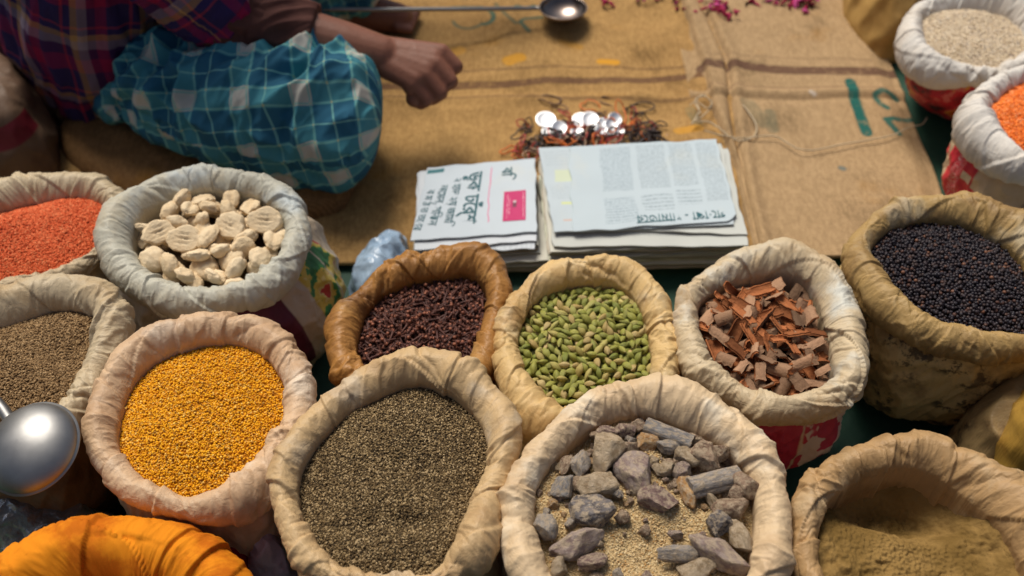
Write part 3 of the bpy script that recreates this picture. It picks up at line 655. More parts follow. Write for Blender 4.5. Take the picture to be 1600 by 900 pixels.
# keep triangles of the bud apart for its own colour
def clove_mesh(name):
    fs = [f for f in cf_]+[hf_+len(cv)]
    mi = np.concatenate([np.zeros(sum(len(f) for f in cf_), int), np.ones(len(hf_), int)])
    return mesh_np(name, allv, fs, mats=[cl_d, cl_h], midx=mi)
me_clove = clove_mesh('clove')
h_cl = H('clove', .010, 0, 0, .004, 10, 11)
x, y, z = surf_pts(SK['clove'], 1250, h_cl, .97, R); z = z+R.uniform(-.004, .0035, len(z))
c0 = SK['clove']['c']; pts = list(np.stack([x, y, z], -1))
top, rest = split_top(pts, *c0, 300, lambda p: -(p[2]-float(h_cl(p[0], p[1], .5)))*6+p[1]*.25-(1e3 if False else 0))
for p in top:
    place(me_clove, 'clove', (c0[0]+p[0], c0[1]+p[1], p[2]+.001), rand_rot(1, R, .45)[0], R.uniform(.9, 1.25), 'dark dried clove lying on top of the heap in the oily brown sack', 'clove', 'cloves on top of the oily brown sack')
n = len(rest); M = rand_rot(n, R, .4); s = R.uniform(.9, 1.2, (n, 1, 1))
v = (np.einsum('nij,nkj->nki', M, np.broadcast_to(allv, (n,)+allv.shape)*s)+np.array(rest)[:, None]).reshape(-1, 3)
fs = [(f[None]+(np.arange(n)*len(allv))[:, None, None]).reshape(-1, f.shape[1]) for f in cf_]+[(hf_[None]+len(cv)+(np.arange(n)*len(allv))[:, None, None]).reshape(-1, 3)]
sv, sf = fill_surface(SK['clove'], lambda *q: h_cl(*q)-.006)
mi = np.concatenate([np.zeros(n*sum(len(f) for f in cf_), int), np.ones(n*len(hf_), int), np.full(len(sf), 2)])
tag(obj('clove_heap', mesh_np('clove_heap', np.concatenate([v, sv]), fs+[sf+len(v)], mats=[cl_d, cl_h, base_mat('clove_dust', (.02, .009, .008))], midx=mi), None, (*c0, 0)), 'heap of dark dried cloves filling the oily brown sack', 'cloves', None, 'stuff')

# ---- cardamom pods
cm = NT('cardamom_pod'); rr_ = cm.math('FRACT', cm.math('ADD', cm.n('NewGeometry').outputs['Random Per Island'], cm.n('ObjectInfo').outputs['Random'])); o_ = cm.co('Object')
cc = cm.ramp(rr_, [(0, (.245, .25, .040)), (.3, (.36, .345, .075)), (.55, (.18, .205, .035)), (.75, (.46, .41, .12)), (.90, (.42, .29, .10)), (1, (.50, .38, .17))])
uvs_ = cm.n('SeparateXYZ', {0: cm.co('UV')})
st_ = cm.n('TexWave', {'Scale': 1, 'Distortion': 1.5, 'Detail': 2, 'Vector': cm.n('Mapping', {'Vector': cm.co('UV'), 'Scale': (5.5, .6, 1)}).outputs[0]}).outputs[1]
cc = cm.mix(cm.math('MULTIPLY', st_, .35), cc, (.11, .12, .025)); cc = cm.mix(cm.sstep(uvs_.outputs[1], .88, 1.0), cc, (.42, .30, .14))
cm.out(cc, .55, .35, cm.bump(st_, .5, .0008))
def pod_geo(nu=20, nv=16, seed=0):
    t = np.linspace(0, 1, nv); th = np.linspace(0, 2*PI, nu, endpoint=False)
    prof = np.sin(PI*t)**.95*(1-.30*(t-.4)); prof[0] = .04; prof[-1] = .06
    T, U = np.meshgrid(t, th, indexing='ij')
    r = .0037*prof[:, None]*(1+.10*np.cos(3*U)+.035*np.cos(12*U)+.06*noise(np.cos(U)*1.5+seed, np.sin(U)*1.5, T*3))
    x = (T-.5)*.0158+0*U; y = r*np.cos(U)+.0008*np.sin(T*3+seed); z = r*np.sin(U)
    return np.stack([x, y, z], -1).reshape(-1, 3), [grid_faces(nv, nu, cv=True)], np.stack([U/(2*PI), T], -1).reshape(-1, 2)
h_ca = H('cardamom', .014, 0, 0, .004, 11, 12)
pods = [pod_geo(seed=k*3.7) for k in range(5)]; me_pods = [mesh_np('cardamom_pod', *p[:2], p[2], mats=[cm.m]) for p in pods]
c0 = SK['cardamom']['c']; sk = SK['cardamom']
def gen_in(sk, R, rmax=.95):
    def g():
        th = R.uniform(0, 2*PI); q = math.sqrt(R.uniform())*rmax; r = q*float(np.interp(th, np.append(TH, 2*PI), np.append(sk['rin'], sk['rin'][0])))
        return (r*math.cos(th), r*math.sin(th), q)
    return g
pp = darts(300, .0084, gen_in(sk, R, .97))
for p in pp:
    place(me_pods[R.integers(5)], 'cardamom_pod', (c0[0]+p[0], c0[1]+p[1], float(h_ca(*p))+R.uniform(-.001, .0035)), rand_rot(1, R, .32)[0], (R.uniform(.95, 1.35), *(R.uniform(.95, 1.28),)*2), 'green ribbed cardamom pod on top of the heap in the yellowish cream sack', 'cardamom pod', 'cardamom pods on top of the yellowish cream sack')
under = np.array(darts(330, .0066, gen_in(sk, R))); under = np.stack([under[:, 0], under[:, 1], h_ca(under[:, 0], under[:, 1], under[:, 2])-.0045], -1)
stuff_of('cardamom_heap', 'green cardamom pods packed below the top ones', 'cardamom pods', sk, pods[0][0], pods[0][1], under, [cm.m], lambda *q: h_ca(*q)-.003, .3, R, base_mat('cardamom_dust', (.06, .06, .02)))

# ---- cinnamon bark
def bark_mat(name, c1, c2, sc):
    m = NT(name); o = m.co('Object'); r = m.n('ObjectInfo').outputs['Random']
    c = m.mix(m.noise(sc, 4, m.n('Mapping', {'Vector': o, 'Scale': (.4, 1.6, 1)}).outputs[0]), c1, c2)
    k = m.n('MapRange', {'Value': r, 'To Min': .42, 'To Max': 1.35}).outputs[0]; c = m.mix(1.0, c, m.n('CombineXYZ', {0: k, 1: k, 2: k}).outputs[0], 'MULTIPLY')
    return m.out(c, .85, .15, m.bump(m.noise(sc*2.2, 4, o), .6, .002))
bk_o = bark_mat('bark_outer', (.19, .10, .058), (.35, .215, .13), 160)
bk_i = bark_mat('bark_inner', (.24, .075, .03), (.44, .165, .06), 140)
def bark(L, W, t, k, R):
    nu, nv = 14, 9
    s = np.linspace(-.5, .5, nu); q = np.linspace(-.5, .5, nv)
    A, B = np.meshgrid(s, q, indexing='ij'); sd_ = R.uniform(0, 50)
    ed = 1+.30*noise(A*3, 3+sd_, 0)
    ang = B*W*k*ed; r = 1/k
    def sh(rr):
        z = rr*np.cos(ang)-r*math.cos(W*k*.5); y = rr*np.sin(ang); x = A*L*(1+.22*noise(B*4, sd_, 1))+.12*W*B
        nz = .0010*noise(A*L*250+sd_, B*W*250, 0)
        return np.stack([x, y, z+nz], -1).reshape(-1, 3)
    v = np.concatenate([sh(r+t/2), sh(r-t/2)]); n = nu*nv; f = grid_faces(nu, nv)
    b = np.concatenate([np.arange(nu)*nv, (nu-1)*nv+np.arange(1, nv), (np.arange(nu-1)[::-1])*nv+nv-1, np.arange(1, nv-1)[::-1]]); b2 = np.roll(b, -1)
    side = np.stack([b, b2, b2+n, b+n], -1)
    return mesh_np('cinnamon_bark', v, [f, f[:, ::-1]+n, side], mats=[bk_o, bk_i], midx=np.concatenate([np.zeros(len(f)), np.ones(len(f)+len(side))]))
barks = [bark(R.uniform(.018, .040), R.uniform(.009, .019), R.uniform(.0018, .0028), R.uniform(50, 190), R) for _ in range(14)]
h_ci = H('cinnamon', .018, 0, 0, .004, 12, 13)
c0 = SK['cinnamon']['c']; sk = SK['cinnamon']
for lay, (nn, md, dz) in enumerate([(70, .013, -.010), (75, .0125, -.002), (46, .017, .007)]):
    for p in darts(nn, md, gen_in(sk, R, .93-.05*lay)):
        flip = R.uniform() < .5
        M = rand_rot(1, R, .36)[0]; rol = R.normal(0, .5)+(PI if flip else 0)
        M = np.array((Matrix.Rotation(R.uniform(0, 2*PI), 3, 'Z') @ Matrix.Rotation(R.normal(0, .36), 3, 'Y') @ Matrix.Rotation(rol, 3, 'X')))
        if lay == 0: lb = 'reddish cinnamon bark piece low in the heap in the bone white sack'
        elif flip: lb = 'cinnamon bark piece showing its rusty inner side, upper in the bone white sack'
        else: lb = 'cinnamon bark piece showing its greyish outer side, upper in the bone white sack'
        place(barks[R.integers(14)], 'cinnamon_bark', (c0[0]+p[0], c0[1]+p[1], float(h_ci(*p))+dz+R.uniform(-.003, .004)), M, R.uniform(.85, 1.2), lb, 'bark piece',
              ['cinnamon bark low in the heap', 'grey side cinnamon bark', 'rusty side cinnamon bark'][0 if lay == 0 else (2 if flip else 1)])
sv, sf = fill_surface(sk, lambda *q: h_ci(*q)-.022)
tag(obj('bark_crumbs', mesh_np('bark_crumbs', sv, [sf], mats=[simple_mat('bark_crumb', (.10, .04, .02), (.05, .025, .015), 200, .9, .1, 300, .8, .004)]), None, (*c0, 0)), 'dark crumbs of bark beneath the cinnamon pieces', 'bark crumbs', None, 'stuff')

# ---- pale dried fruit pieces
am = NT('dried_fruit'); o_ = am.co('Object'); rnd = am.n('ObjectInfo').outputs['Random']
ac = am.mix(am.noise(90, 4, o_), (.56, .41, .24), (.82, .70, .50)); ac = am.mix(am.math('MULTIPLY', rnd, .35), ac, (.62, .43, .22))
am.out(ac, .85, .2, am.bump(am.noise(260, 5, o_), .6, .0025, am.bump(am.noise(90, 3, o_), .4, .004)))
groove = simple_mat('dried_fruit_cut', (.40, .26, .15), (.52, .38, .23), 150, .9, .1, 300, .5)
def fruit(seed, kind):
    v, f = ICO[4]; v = v.copy(); r = np.random.default_rng(seed)
    n = 1+.16*noise(v[:, 0]*1.6+seed, v[:, 1]*1.6, v[:, 2]*1.6)+.07*noise(v[:, 0]*4+seed, v[:, 1]*4, v[:, 2]*4)
    v = v*n[:, None]*np.array([.0200, .0165, .0120])*r.uniform(.88, 1.15, 3)
    if kind == 1:   # cut face with deep parallel scores
        zc = .0042; m_ = v[:, 2] > zc
        rr = np.hypot(v[:, 0], v[:, 1])/.012; gr = np.clip(np.cos(v[:, 1]*2*PI/.0062+.6*np.sin(v[:, 0]*200)), 0, 1)**2*np.clip(1.25-rr*1.25, 0, 1)
        v[m_, 2] = zc+.10*(v[m_, 2]-zc)-.0050*gr[m_]
    if kind == 2: v[:, 2] = np.where(v[:, 2] > 0, v[:, 2]*.55-.004*np.exp(-(v[:, 1]/.004)**2), v[:, 2])
    if kind == 3: v[:, 1] *= .7; v[:, 2] += .25*v[:, 0]
    return mesh_np('dried_fruit', v, [f], mats=[am.m])
fr = [fruit(k, [1, 0, 2, 3, 1, 0, 2, 1][k]) for k in range(8)]
c0 = SK['amla']['c']; sk = SK['amla']; h_am = H('amla', .012, 0, 0, .003, 9, 14)
# scored pieces at the places where the photograph shows them, the rest fill in between
key = [(248, 363, 0), (290, 374, 4), (360, 353, 7), (415, 345, 4)]
used = []
for px, py, k in key:
    q = P(px, py, sk['z']+.024); used.append((float(q[0]-c0[0]), float(q[1]-c0[1])))
    M = np.array(Matrix.Rotation(R.uniform(-.5, .9), 3, 'Z') @ Matrix.Rotation(.55, 3, 'X'))
    place(fr[k], 'dried_fruit', tuple(map(float, q)), M, 1.05, {248: 'round pale dried fruit piece, leftmost of the scored ones in its sack', 290: 'scored brownish dried fruit piece just right of the leftmost scored one', 360: 'round scored dried fruit piece near the centre of its sack', 415: 'scored oval dried fruit piece at the right of its sack'}[px], 'dried fruit', 'dried fruit pieces in the greyish white sack')
for lay, (nn, md, dz) in enumerate([(36, .0245, .002), (40, .0240, .015)]):
    for p in darts(nn, md, gen_in(sk, R, .86)):
        if lay == 1 and any((p[0]-u[0])**2+(p[1]-u[1])**2 < .022**2 for u in used): continue
        k = [1, 2, 3, 5, 6][R.integers(5)]
        place(fr[k], 'dried_fruit', (c0[0]+p[0], c0[1]+p[1], float(h_am(*p))+dz+R.uniform(-.003, .004)), rand_rot(1, R, .5)[0] if k != 2 else np.array(Euler((R.uniform(-.3, .9), R.uniform(-.4, .4), R.uniform(0, 6.3))).to_matrix()), R.uniform(.72, 1.0),
              ['shrivelled pale dried fruit piece low in the heap, partly covered by others', 'shrivelled pale dried fruit piece without scores lying on top of the heap'][lay], 'dried fruit', ['dried fruit pieces low in the greyish white sack', 'unscored dried fruit pieces on top in the greyish white sack'][lay])
sv, sf = fill_surface(sk, lambda *q: h_am(*q)-.016)
tag(obj('fruit_crumbs', mesh_np('fruit_crumbs', sv, [sf], mats=[simple_mat('fruit_crumb', (.16, .10, .05), (.09, .055, .03), 150, .9, .1, 200, .8, .004)]), None, (*c0, 0)), 'brownish crumbs below the pale dried fruit', 'crumbs', None, 'stuff')

# ---- resin stones and sand
h_re = H('resin', .008, 0, 0, .008, 20, 15)
grain_stuff('resin_sand', 'coarse tan sand and grit between the resin stones', 'sand', SK['resin'], h_re, 30000, (.0008, .0007, .00065),
            [IM('resin_sand', [(0, (.52, .38, .19)), (.35, (.62, .49, .28)), (.6, (.38, .25, .11)), (.8, (.68, .57, .36)), (.95, (.50, .28, .10))], .8), simple_mat('resin_dust', (.50, .38, .20), (.38, .26, .13), 40, .95, .1, 500, .6, .002)], jit=.001, sizevar=.55)
def rock_mat(name, c1, c2, c3, sc=2.0):
    m = NT(name); o = m.co('Object')
    c = m.mix(m.sstep(m.noise(sc, 5, o, .65), .38, .62), c1, c2); c = m.mix(m.sstep(m.noise(sc*2.2, 5, m.n('Mapping', {'Vector': o, 'Location': (3, 3, 3)}).outputs[0], .7), .58, .72), c, c3)
    c = m.mix(m.math('MULTIPLY', m.sstep(m.noise(3.2, 6, m.n('Mapping', {'Vector': o, 'Location': (8, 1, 4)}).outputs[0], .75), .45, .57), .75), c, (.62, .49, .34))
    return m.out(c, .85, .2, m.bump(m.noise(22, 4, o), .6, .0012, m.bump(m.noise(6, 6, o, .75), 1.0, .006)))
RM = {'tan': rock_mat('rock_tan', (.38, .27, .16), (.56, .44, .30), (.70, .60, .47)), 'mauve': rock_mat('rock_mauve', (.30, .21, .19), (.48, .38, .33), (.66, .57, .48)),
      'grey': rock_mat('rock_grey', (.28, .25, .23), (.45, .40, .36), (.62, .56, .49)), 'dark': rock_mat('rock_dark', (.10, .09, .095), (.25, .225, .22), (.52, .49, .45), 2.6),
      'blue': rock_mat('rock_bluish', (.22, .21, .215), (.37, .35, .34), (.54, .50, .45)), 'purple': rock_mat('rock_purple', (.20, .12, .11), (.37, .26, .22), (.50, .36, .25)),
      'orange': rock_mat('rock_orange', (.44, .22, .08), (.62, .38, .17), (.70, .53, .33)), 'brown': rock_mat('rock_brown', (.24, .15, .10), (.42, .29, .20), (.54, .42, .30))}
def rock_geo(seed, stick=False):
    r = np.random.default_rng(seed); v, f = ICO[4]; v = v.copy()
    if stick:
        th = np.arctan2(v[:, 2], v[:, 1]); rr = np.hypot(v[:, 1], v[:, 2]); fl = np.clip(rr*3.0, 0, 1)
        k = fl/(rr+1e-6)*.95; rad = 1+.05*np.round(np.cos(th*5+seed)*2)/2+.05*noise(np.cos(th)*5, np.sin(th)*5, v[:, 0]*.8)
        v[:, 1] *= k*rad; v[:, 2] *= k*rad; v[:, 0] = np.sign(v[:, 0])*np.minimum(np.abs(v[:, 0])*1.15, .96+.04*noise(v[:, 1]*3, v[:, 2]*3, seed))
        return v, f
    for _ in range(11):
        n = r.normal(size=3); n /= np.linalg.norm(n); d = r.uniform(.48, .84); s = v@n-d; m_ = s > 0; v[m_] -= (s[m_]*.985)[:, None]*n
    v = v*(1+.10*noise(v[:, 0]*1.8+seed, v[:, 1]*1.8, v[:, 2]*1.8)+.055*(.3-np.abs(noise(v[:, 0]*5+seed, v[:, 1]*5, v[:, 2]*5)))+.045*noise(v[:, 0]*8, v[:, 1]*8+seed, v[:, 2]*8)+.055*(.3-np.abs(noise(v[:, 0]*12, v[:, 1]*15+seed, v[:, 2]*15))))[:, None]
    return v, f
rocks = {}
def rock_mesh(seed, stick, mt):
    if (seed, stick, mt) not in rocks:
        v, f = rock_geo(seed, stick); rocks[seed, stick, mt] = mesh_np('resin_stone', v, [f], mats=[RM[mt]])
    return rocks[seed, stick, mt]
c0 = SK['resin']['c']; sk = SK['resin']
# px, py, half length, half width (photo pixels), turn in the picture (deg), colour, stick
STN = [(944,713,34,27,60,'tan',0,'large angular pale tan resin stone behind the middle of the sand'), (992,737,32,26,-50,'mauve',0,'large mauve resin stone right of the largest pale tan one'), (939,761,30,23,-8,'tan',0,'blocky sandy tan resin stone in front of the large pale one'),
 (926,803,33,26,-15,'dark',0,'knobbly charcoal resin stone with whitish patches on the sand'), (880,762,26,17,55,'blue',0,'bluish grey resin stone near the left rim of the ivory sack'), (904,726,24,15,80,'grey',0,'upright grey resin stone left of the large pale tan stone'),
 (984,700,16,13,10,'brown',0,'small brownish resin stone behind the mauve one'), (1009,689,17,15,0,'orange',0,'rounded yellowish resin stone beside the striped grey stick'), (1045,679,34,12,-28,'blue',1,'grey striped stick of resin at the back of the ivory sack'),
 (1075,714,19,17,-30,'tan',0,'knobbly tan resin stone in front of the striped stick'), (1103,714,24,20,-20,'brown',0,'rough brown resin stone at the back right rim'), (1116,754,37,14,18,'grey',1,'short thick grey resin stick lying at the right'),
 (1160,752,26,19,-60,'brown',0,'orange brown resin stone against the right rim'), (1076,766,25,14,-75,'orange',0,'upright orange resin stone with crumbly surface'), (1033,782,30,22,-20,'purple',0,'purple and rust resin stone in the middle of the sand'),
 (1143,795,25,19,0,'brown',0,'rough light brown resin stone below the thick grey stick'), (1120,820,20,17,-30,'dark',0,'dark grey angular resin stone near the right rim'), (1152,842,29,17,-70,'tan',0,'upright smooth tan resin stone against the right rim'),
 (1128,866,44,21,-40,'mauve',0,'long greyish mauve resin stone pointing to lower right'), (1054,867,31,13,2,'grey',0,'flat wedge of grey resin lying on the front sand'), (901,856,40,19,24,'mauve',0,'long pinkish resin stone lying at the front left'),
 (925,878,20,13,10,'purple',0,'small dark purple resin stone below the long pinkish one'), (1090,889,25,17,-10,'tan',0,'sandy resin stone at the very front edge'), (1039,731,15,12,0,'tan',0,'small pale resin stone in front of the yellowish one'), (1063,737,15,13,20,'mauve',0,'small mauve resin stone beside the knobbly tan one'),
 (1041,698,17,13,0,'grey',0,'grey resin stone just below the striped stick'), (980,672,16,14,0,'purple',0,'dark resin stone under the back rim'), (999,667,12,10,0,'brown',0,'small brown resin stone under the back rim'), (901,757,12,10,0,'brown',0,'small round brown resin stone between bluish and blocky ones'),
 (882,724,20,10,70,'brown',0,'thin brown resin stone along the left rim'), (935,683,12,10,0,'brown',0,'small brown resin stone at the back left rim'), (970,810,12,12,0,'brown',0,'small brown resin lump on the sand right of the charcoal stone'), (1085,686,18,11,-20,'brown',0,'brown resin stone touching the end of the striped stick'),
 (1122,707,15,13,0,'brown',0,'brown resin stone tucked under the right back rim'), (853,826,16,20,0,'grey',0,'pale grey resin stone against the left front rim'), (873,889,12,15,0,'tan',0,'pale resin stone at the lower left front'), (1053,835,12,7,0,'mauve',0,'tiny flat mauve resin chip on the sand'),
 (1113,782,16,9,-60,'tan',0,'slim tan resin piece below the thick grey stick'), (955,676,20,12,0,'purple',0,'dark purple resin stone deep at the back'), (1022,668,14,10,0,'dark',0,'dark resin stone behind the striped stick'), (1150,775,16,12,0,'brown',0,'brown resin stone right of the light brown one'), (966,775,9,9,0,'dark',0,'small bluish dark resin lump beside the blocky stone')]
for i, (px, py, hl, hw, an, mt, st, lb) in enumerate(STN):
    s = 1/1330.; zz = sk['z']+.010+hw*s*.35; q = P(px, py, zz)
    a = math.radians(an)
    M = np.array(Matrix.Rotation(a, 3, 'Z') @ Matrix.Rotation(R.normal(0, .12), 3, 'Y') @ Matrix.Rotation(R.uniform(-.4, .4) if st else R.uniform(0, 6.28), 3, 'X'))
    place(rock_mesh(i % 12 if not st else 50+i, bool(st), mt), 'resin_stone', tuple(map(float, q)), M, (hl*s*1.06, hw*s*1.12, hw*s*(1.0 if st else 1.0)), lb, 'resin stone', 'resin stones in the ivory sack')
for p in darts(48, .0105, gen_in(sk, R, .96)):
    if p[1] < .015 and p[2] < .62: continue
    mt = ['tan', 'brown', 'mauve', 'grey', 'brown', 'purple', 'dark'][R.integers(7)]; sz = R.uniform(.0055, .0100)
    place(rock_mesh(int(R.integers(12)), False, mt), 'resin_stone', (c0[0]+p[0], c0[1]+p[1], float(h_re(*p))+sz*.35), rand_rot(1, R)[0], (sz*1.15, sz*.9, sz*.8), 'small rough resin stone wedged low between the larger ones in the ivory sack', 'resin stone', 'small resin stones wedged between the larger ones')
for k in range(190):
    g_ = gen_in(sk, R, .95)(); 
    if k < 95 and g_[1] < .0: g_ = (g_[0], abs(g_[1]), g_[2])
    mt = ['tan', 'brown', 'orange', 'mauve', 'brown', 'purple'][R.integers(6)]; sz = float(np.clip(R.exponential(.0022)+.0016, 0, .0068))
    place(rock_mesh(int(R.integers(12)), False, mt), 'resin_pebble', (c0[0]+g_[0], c0[1]+g_[1], float(h_re(*g_))+sz*.5), rand_rot(1, R)[0], sz, 'small crumb of resin scattered in the sand of the ivory sack', 'resin crumb', 'resin crumbs in the ivory sack')
#PAPERS
# ------------------------------------------------------------------ newspapers
def paper_mat(name, cols=None, tint=(.70, .76, .80), extra=None, ink=.62):
    m = NT(name); o = m.co('Object'); uv = m.n('SeparateXYZ', {0: m.co('UV')}); u, v = uv.outputs[0], uv.outputs[1]
    c = m.mix(m.noise(18, 4, o), mul(tint, .92), tint)
    c = m.mix(m.math('MULTIPLY', m.sstep(m.noise(11, 4, m.n('Mapping', {'Vector': o, 'Location': (5, 5, 5)}).outputs[0]), .55, .75), .25), c, (.62, .58, .44))
    for (u0, u1, v0, v1, lines, horiz, dens, colr) in (cols or []):
        f = uvbox(m, u0, u1, v0, v1, .003)
        t = v if horiz else u; s = u if horiz else v
        ln = m.math('GREATER_THAN', m.math('SINE', m.math('MULTIPLY', t, lines*2*PI)), -.15)
        wd = m.n('TexNoise', {'Scale': 1, 'Detail': 2, 'Vector': m.n('CombineXYZ', {0: m.math('MULTIPLY', s, 150), 1: m.math('FLOOR', m.math('MULTIPLY', t, lines))}).outputs[0]}, noise_dimensions='2D').outputs[0]
        mo = m.n('MapRange', {'Value': m.noise(210, 3, o), 'From Min': .35, 'From Max': .62, 'To Min': .25, 'To Max': 1.3}).outputs[0]
        k = m.math('MULTIPLY', m.math('MULTIPLY', m.math('MULTIPLY', f, ln), m.sstep(wd, .40, .50)), mo, True)
        c = m.mix(m.math('MULTIPLY', k, dens), c, colr)
    if extra: c = extra(m, c)
    # page edges seen on the folded sides
    z = m.n('SeparateXYZ', {0: m.n('NewGeometry').outputs['Normal']}).outputs[2]
    ed = m.n('TexNoise', {'Scale': 1, 'Detail': 2, 'Vector': m.n('Mapping', {'Vector': o, 'Scale': (3, 3, 900)}).outputs[0]}).outputs[0]
    c = m.mix(m.sstep(z, .6, .3), c, m.mix(m.sstep(ed, .35, .65), mul(tint, .42), mul(tint, .95)))
    return m.out(c, .8, .2, m.bump(m.noise(14, 3, o), .25, .004))
def bil(q, u, v):
    q = [np.array(p) for p in q]   # TL, TR, BR, BL ; v=1 at the top edge
    u = np.asarray(u)[..., None]; v = np.asarray(v)[..., None]
    return (1-v)*((1-u)*q[3]+u*q[2])+v*((1-u)*q[0]+u*q[1])
def pwave(x, y, seed, a): return a*noise(np.asarray(x)*9+seed, np.asarray(y)*9, seed*.7)+.35*a*noise(np.asarray(x)*24, np.asarray(y)*24+seed, 2)
def newspaper(quad, zt, th, mat, label, seed, wave=.0012, group=None, cut=None):
    """a folded newspaper: quad of photo points on the plane zt, thickness th"""
    q = [P(*p, zt) for p in quad]; c = np.mean(q, 0); q = [p-c for p in q]
    nu, nv = 44, 40
    U, W_ = np.meshgrid(np.linspace(0, 1, nu), np.linspace(0, 1, nv), indexing='ij')
    UU, VV = U.copy(), W_.copy()
    if cut:   # a folded off corner (bottom right)
        k = np.clip((UU-(1-cut))/cut, 0, 1)*np.clip(((cut*1.3)-VV)/(cut*1.3), 0, 1); VV = VV+k*cut*.55; UU = UU-k*cut*.45
    edge = .004*noise(U*6+seed, W_*6, seed)
    p = bil(q, UU, VV); p[..., 0] += edge*.9; p[..., 1] += edge*.9
    p[..., 2] += pwave(p[..., 0], p[..., 1], seed, wave)
    n = nu*nv; v = p.reshape(-1, 3); f = grid_faces(nu, nv)
    b = np.concatenate([np.arange(nu)*nv, (nu-1)*nv+np.arange(1, nv), (np.arange(nu-1)[::-1])*nv+nv-1, np.arange(1, nv-1)[::-1]])
    rings = [v]; fs = [f]; prev = b; base = n
    for k, (dz, ins) in enumerate([(.35, -.0008), (.7, -.0004), (1., .0004)]):
        r = v[b].copy(); r[:, 2] -= dz*th; r[:, :2] *= 1+(-ins)*6+.004*noise(np.arange(len(b))*.21+seed, k*3.3, seed)[:, None]*1.0
        idx = base+np.arange(len(b)); fs.append(np.stack([prev, idx, np.roll(idx, -1), np.roll(prev, -1)], -1)); rings.append(r); prev = idx; base += len(b)
    uv = np.concatenate([np.stack([U, W_], -1).reshape(-1, 2)]+[np.stack([U, W_], -1).reshape(-1, 2)[b]]*3)
    # split the top sheet's rim so that edges stay crisp
    vv = np.concatenate(rings); me = mesh_np('newspaper', vv, fs, uv, mats=[mat], smooth=False)
    o = obj('newspaper', me, None, c); tag(o, label, 'newspaper', group)
    return o, q, seed, wave
def text_part(npaper, body, u, v, su, sv, rot, mat, name='headline', off=.0007, bold=.0):
    """lettering printed on the paper: built flat, mapped on the sheet; (u,v) centre, su letter height in metres"""
    o, q, seed, wave = npaper
    cu = bpy.data.curves.new('t', 'FONT'); cu.body = body; cu.size = 1; cu.align_x = 'CENTER'; cu.align_y = 'CENTER'; cu.offset = bold; cu.resolution_u = 3
    to = bpy.data.objects.new('t', cu); COL.objects.link(to)
    bpy.context.view_layer.update()
    dg = bpy.context.evaluated_depsgraph_get(); me = bpy.data.meshes.new_from_object(to.evaluated_get(dg)); bpy.data.objects.remove(to)
    if not len(me.vertices): return
    co_ = np.array([x.co[:2] for x in me.vertices])
    wid = np.ptp(co_[:, 0]); co_[:, 0] *= sv/max(wid, 1e-6); su = su or 1.25*sv/max(wid, 1e-6); co_[:, 1] *= su
    c, s = math.cos(rot), math.sin(rot)
    xy = np.stack([co_[:, 0]*c-co_[:, 1]*s, co_[:, 0]*s+co_[:, 1]*c], -1)
    W_ = np.linalg.norm(np.array(q[2])-np.array(q[3])); Hh = np.linalg.norm(np.array(q[0])-np.array(q[3]))
    p = bil(q, u+xy[:, 0]/W_, v+xy[:, 1]/Hh); p[:, 2] += pwave(p[:, 0], p[:, 1], seed, wave)+off
    me.vertices.foreach_set('co', p.astype(np.float32).ravel()); me.materials.clear(); me.materials.append(mat); me.update()
    me.name = name; return obj(name, me, o)
ink = simple_mat('printing_ink', (.03, .10, .12), (.05, .14, .16), 60, .8, .2); ink2 = simple_mat('grey_ink', (.16, .24, .27), (.22, .30, .33), 60, .8, .2)
pinkm = simple_mat('magenta_ink', (.55, .03, .16), (.62, .05, .20), 80, .7, .2)
yel_p = (.72, .74, .60); gry_p = (.55, .54, .47); blu_p = (.48, .62, .68); tan_p = (.46, .41, .33)
plain = [paper_mat('newsprint_%s' % n, [(.06, .94, .08, .92, 30, True, .45, (.25, .27, .27))], t) for n, t in (('grey', gry_p), ('tan', tan_p), ('yellowish', yel_p), ('bluish', (.50, .52, .49)))]
# right stack, bottom to top
rq = [(842, 240), (1126, 224), (1158, 372), (868, 388)]
ords = ['lowest', 'second lowest', 'third lowest', 'fourth lowest', 'fifth lowest', 'sixth lowest', 'seventh lowest', 'eighth lowest', 'ninth lowest', 'tenth lowest', 'eleventh lowest']
rj = np.random.default_rng(5)
zt = .016
for k in range(11):
    th = .0043; zt += th+.0011
    j = rj.normal(0, 3.2, (4, 2)); dx = rj.normal(0, 5)
    up = (zt-.016)*660
    quad = [(x+j[i][0]+dx*(1 if i in (1, 2) else .3), y+j[i][1]) for i, (x, y) in enumerate([(846, 246), (1128, 232), (1160+rj.uniform(-3, 8), 376), (862, 388)])]
    # keep the same place on the ground while the plane rises
    q0 = [P(x, y, .078) for x, y in quad]; 
    def repx(p, z):
        d = np.array([p[0], p[1], z-CH]); xc = d[0]; yc = d[1]*math.sin(PITCH)+d[2]*math.cos(PITCH); zc = d[1]*math.cos(PITCH)-d[2]*math.sin(PITCH)
        return (800+FPX*xc/zc, 450-FPX*yc/zc)
    quad = [repx(p, zt) for p in q0]
    newspaper(quad, zt, th, plain[[1, 0, 0, 2, 1, 0, 3, 0, 1, 0, 3][k]], 'old folded newspaper, %s of the large right hand stack' % ords[k], 20+k*3, .0026, 'newspapers in the right stack')
zt += .0045
side = newspaper([(850, 235), (1126, 224), (1168, 366), (880, 356)], zt, .0035, plain[3], 'bluish newspaper jutting out on the right just below the top two sheets', 60, .0014, 'newspapers in the right stack')
zt += .0042
def ex_a(m, c):
    c = m.mix(uvbox(m, .06, .16, .58, .72), c, (.52, .58, .44)); c = m.mix(uvbox(m, .06, .18, .29, .33), c, (.55, .60, .30)); return m.mix(uvbox(m, .06, .18, .11, .14), c, (.54, .40, .35))
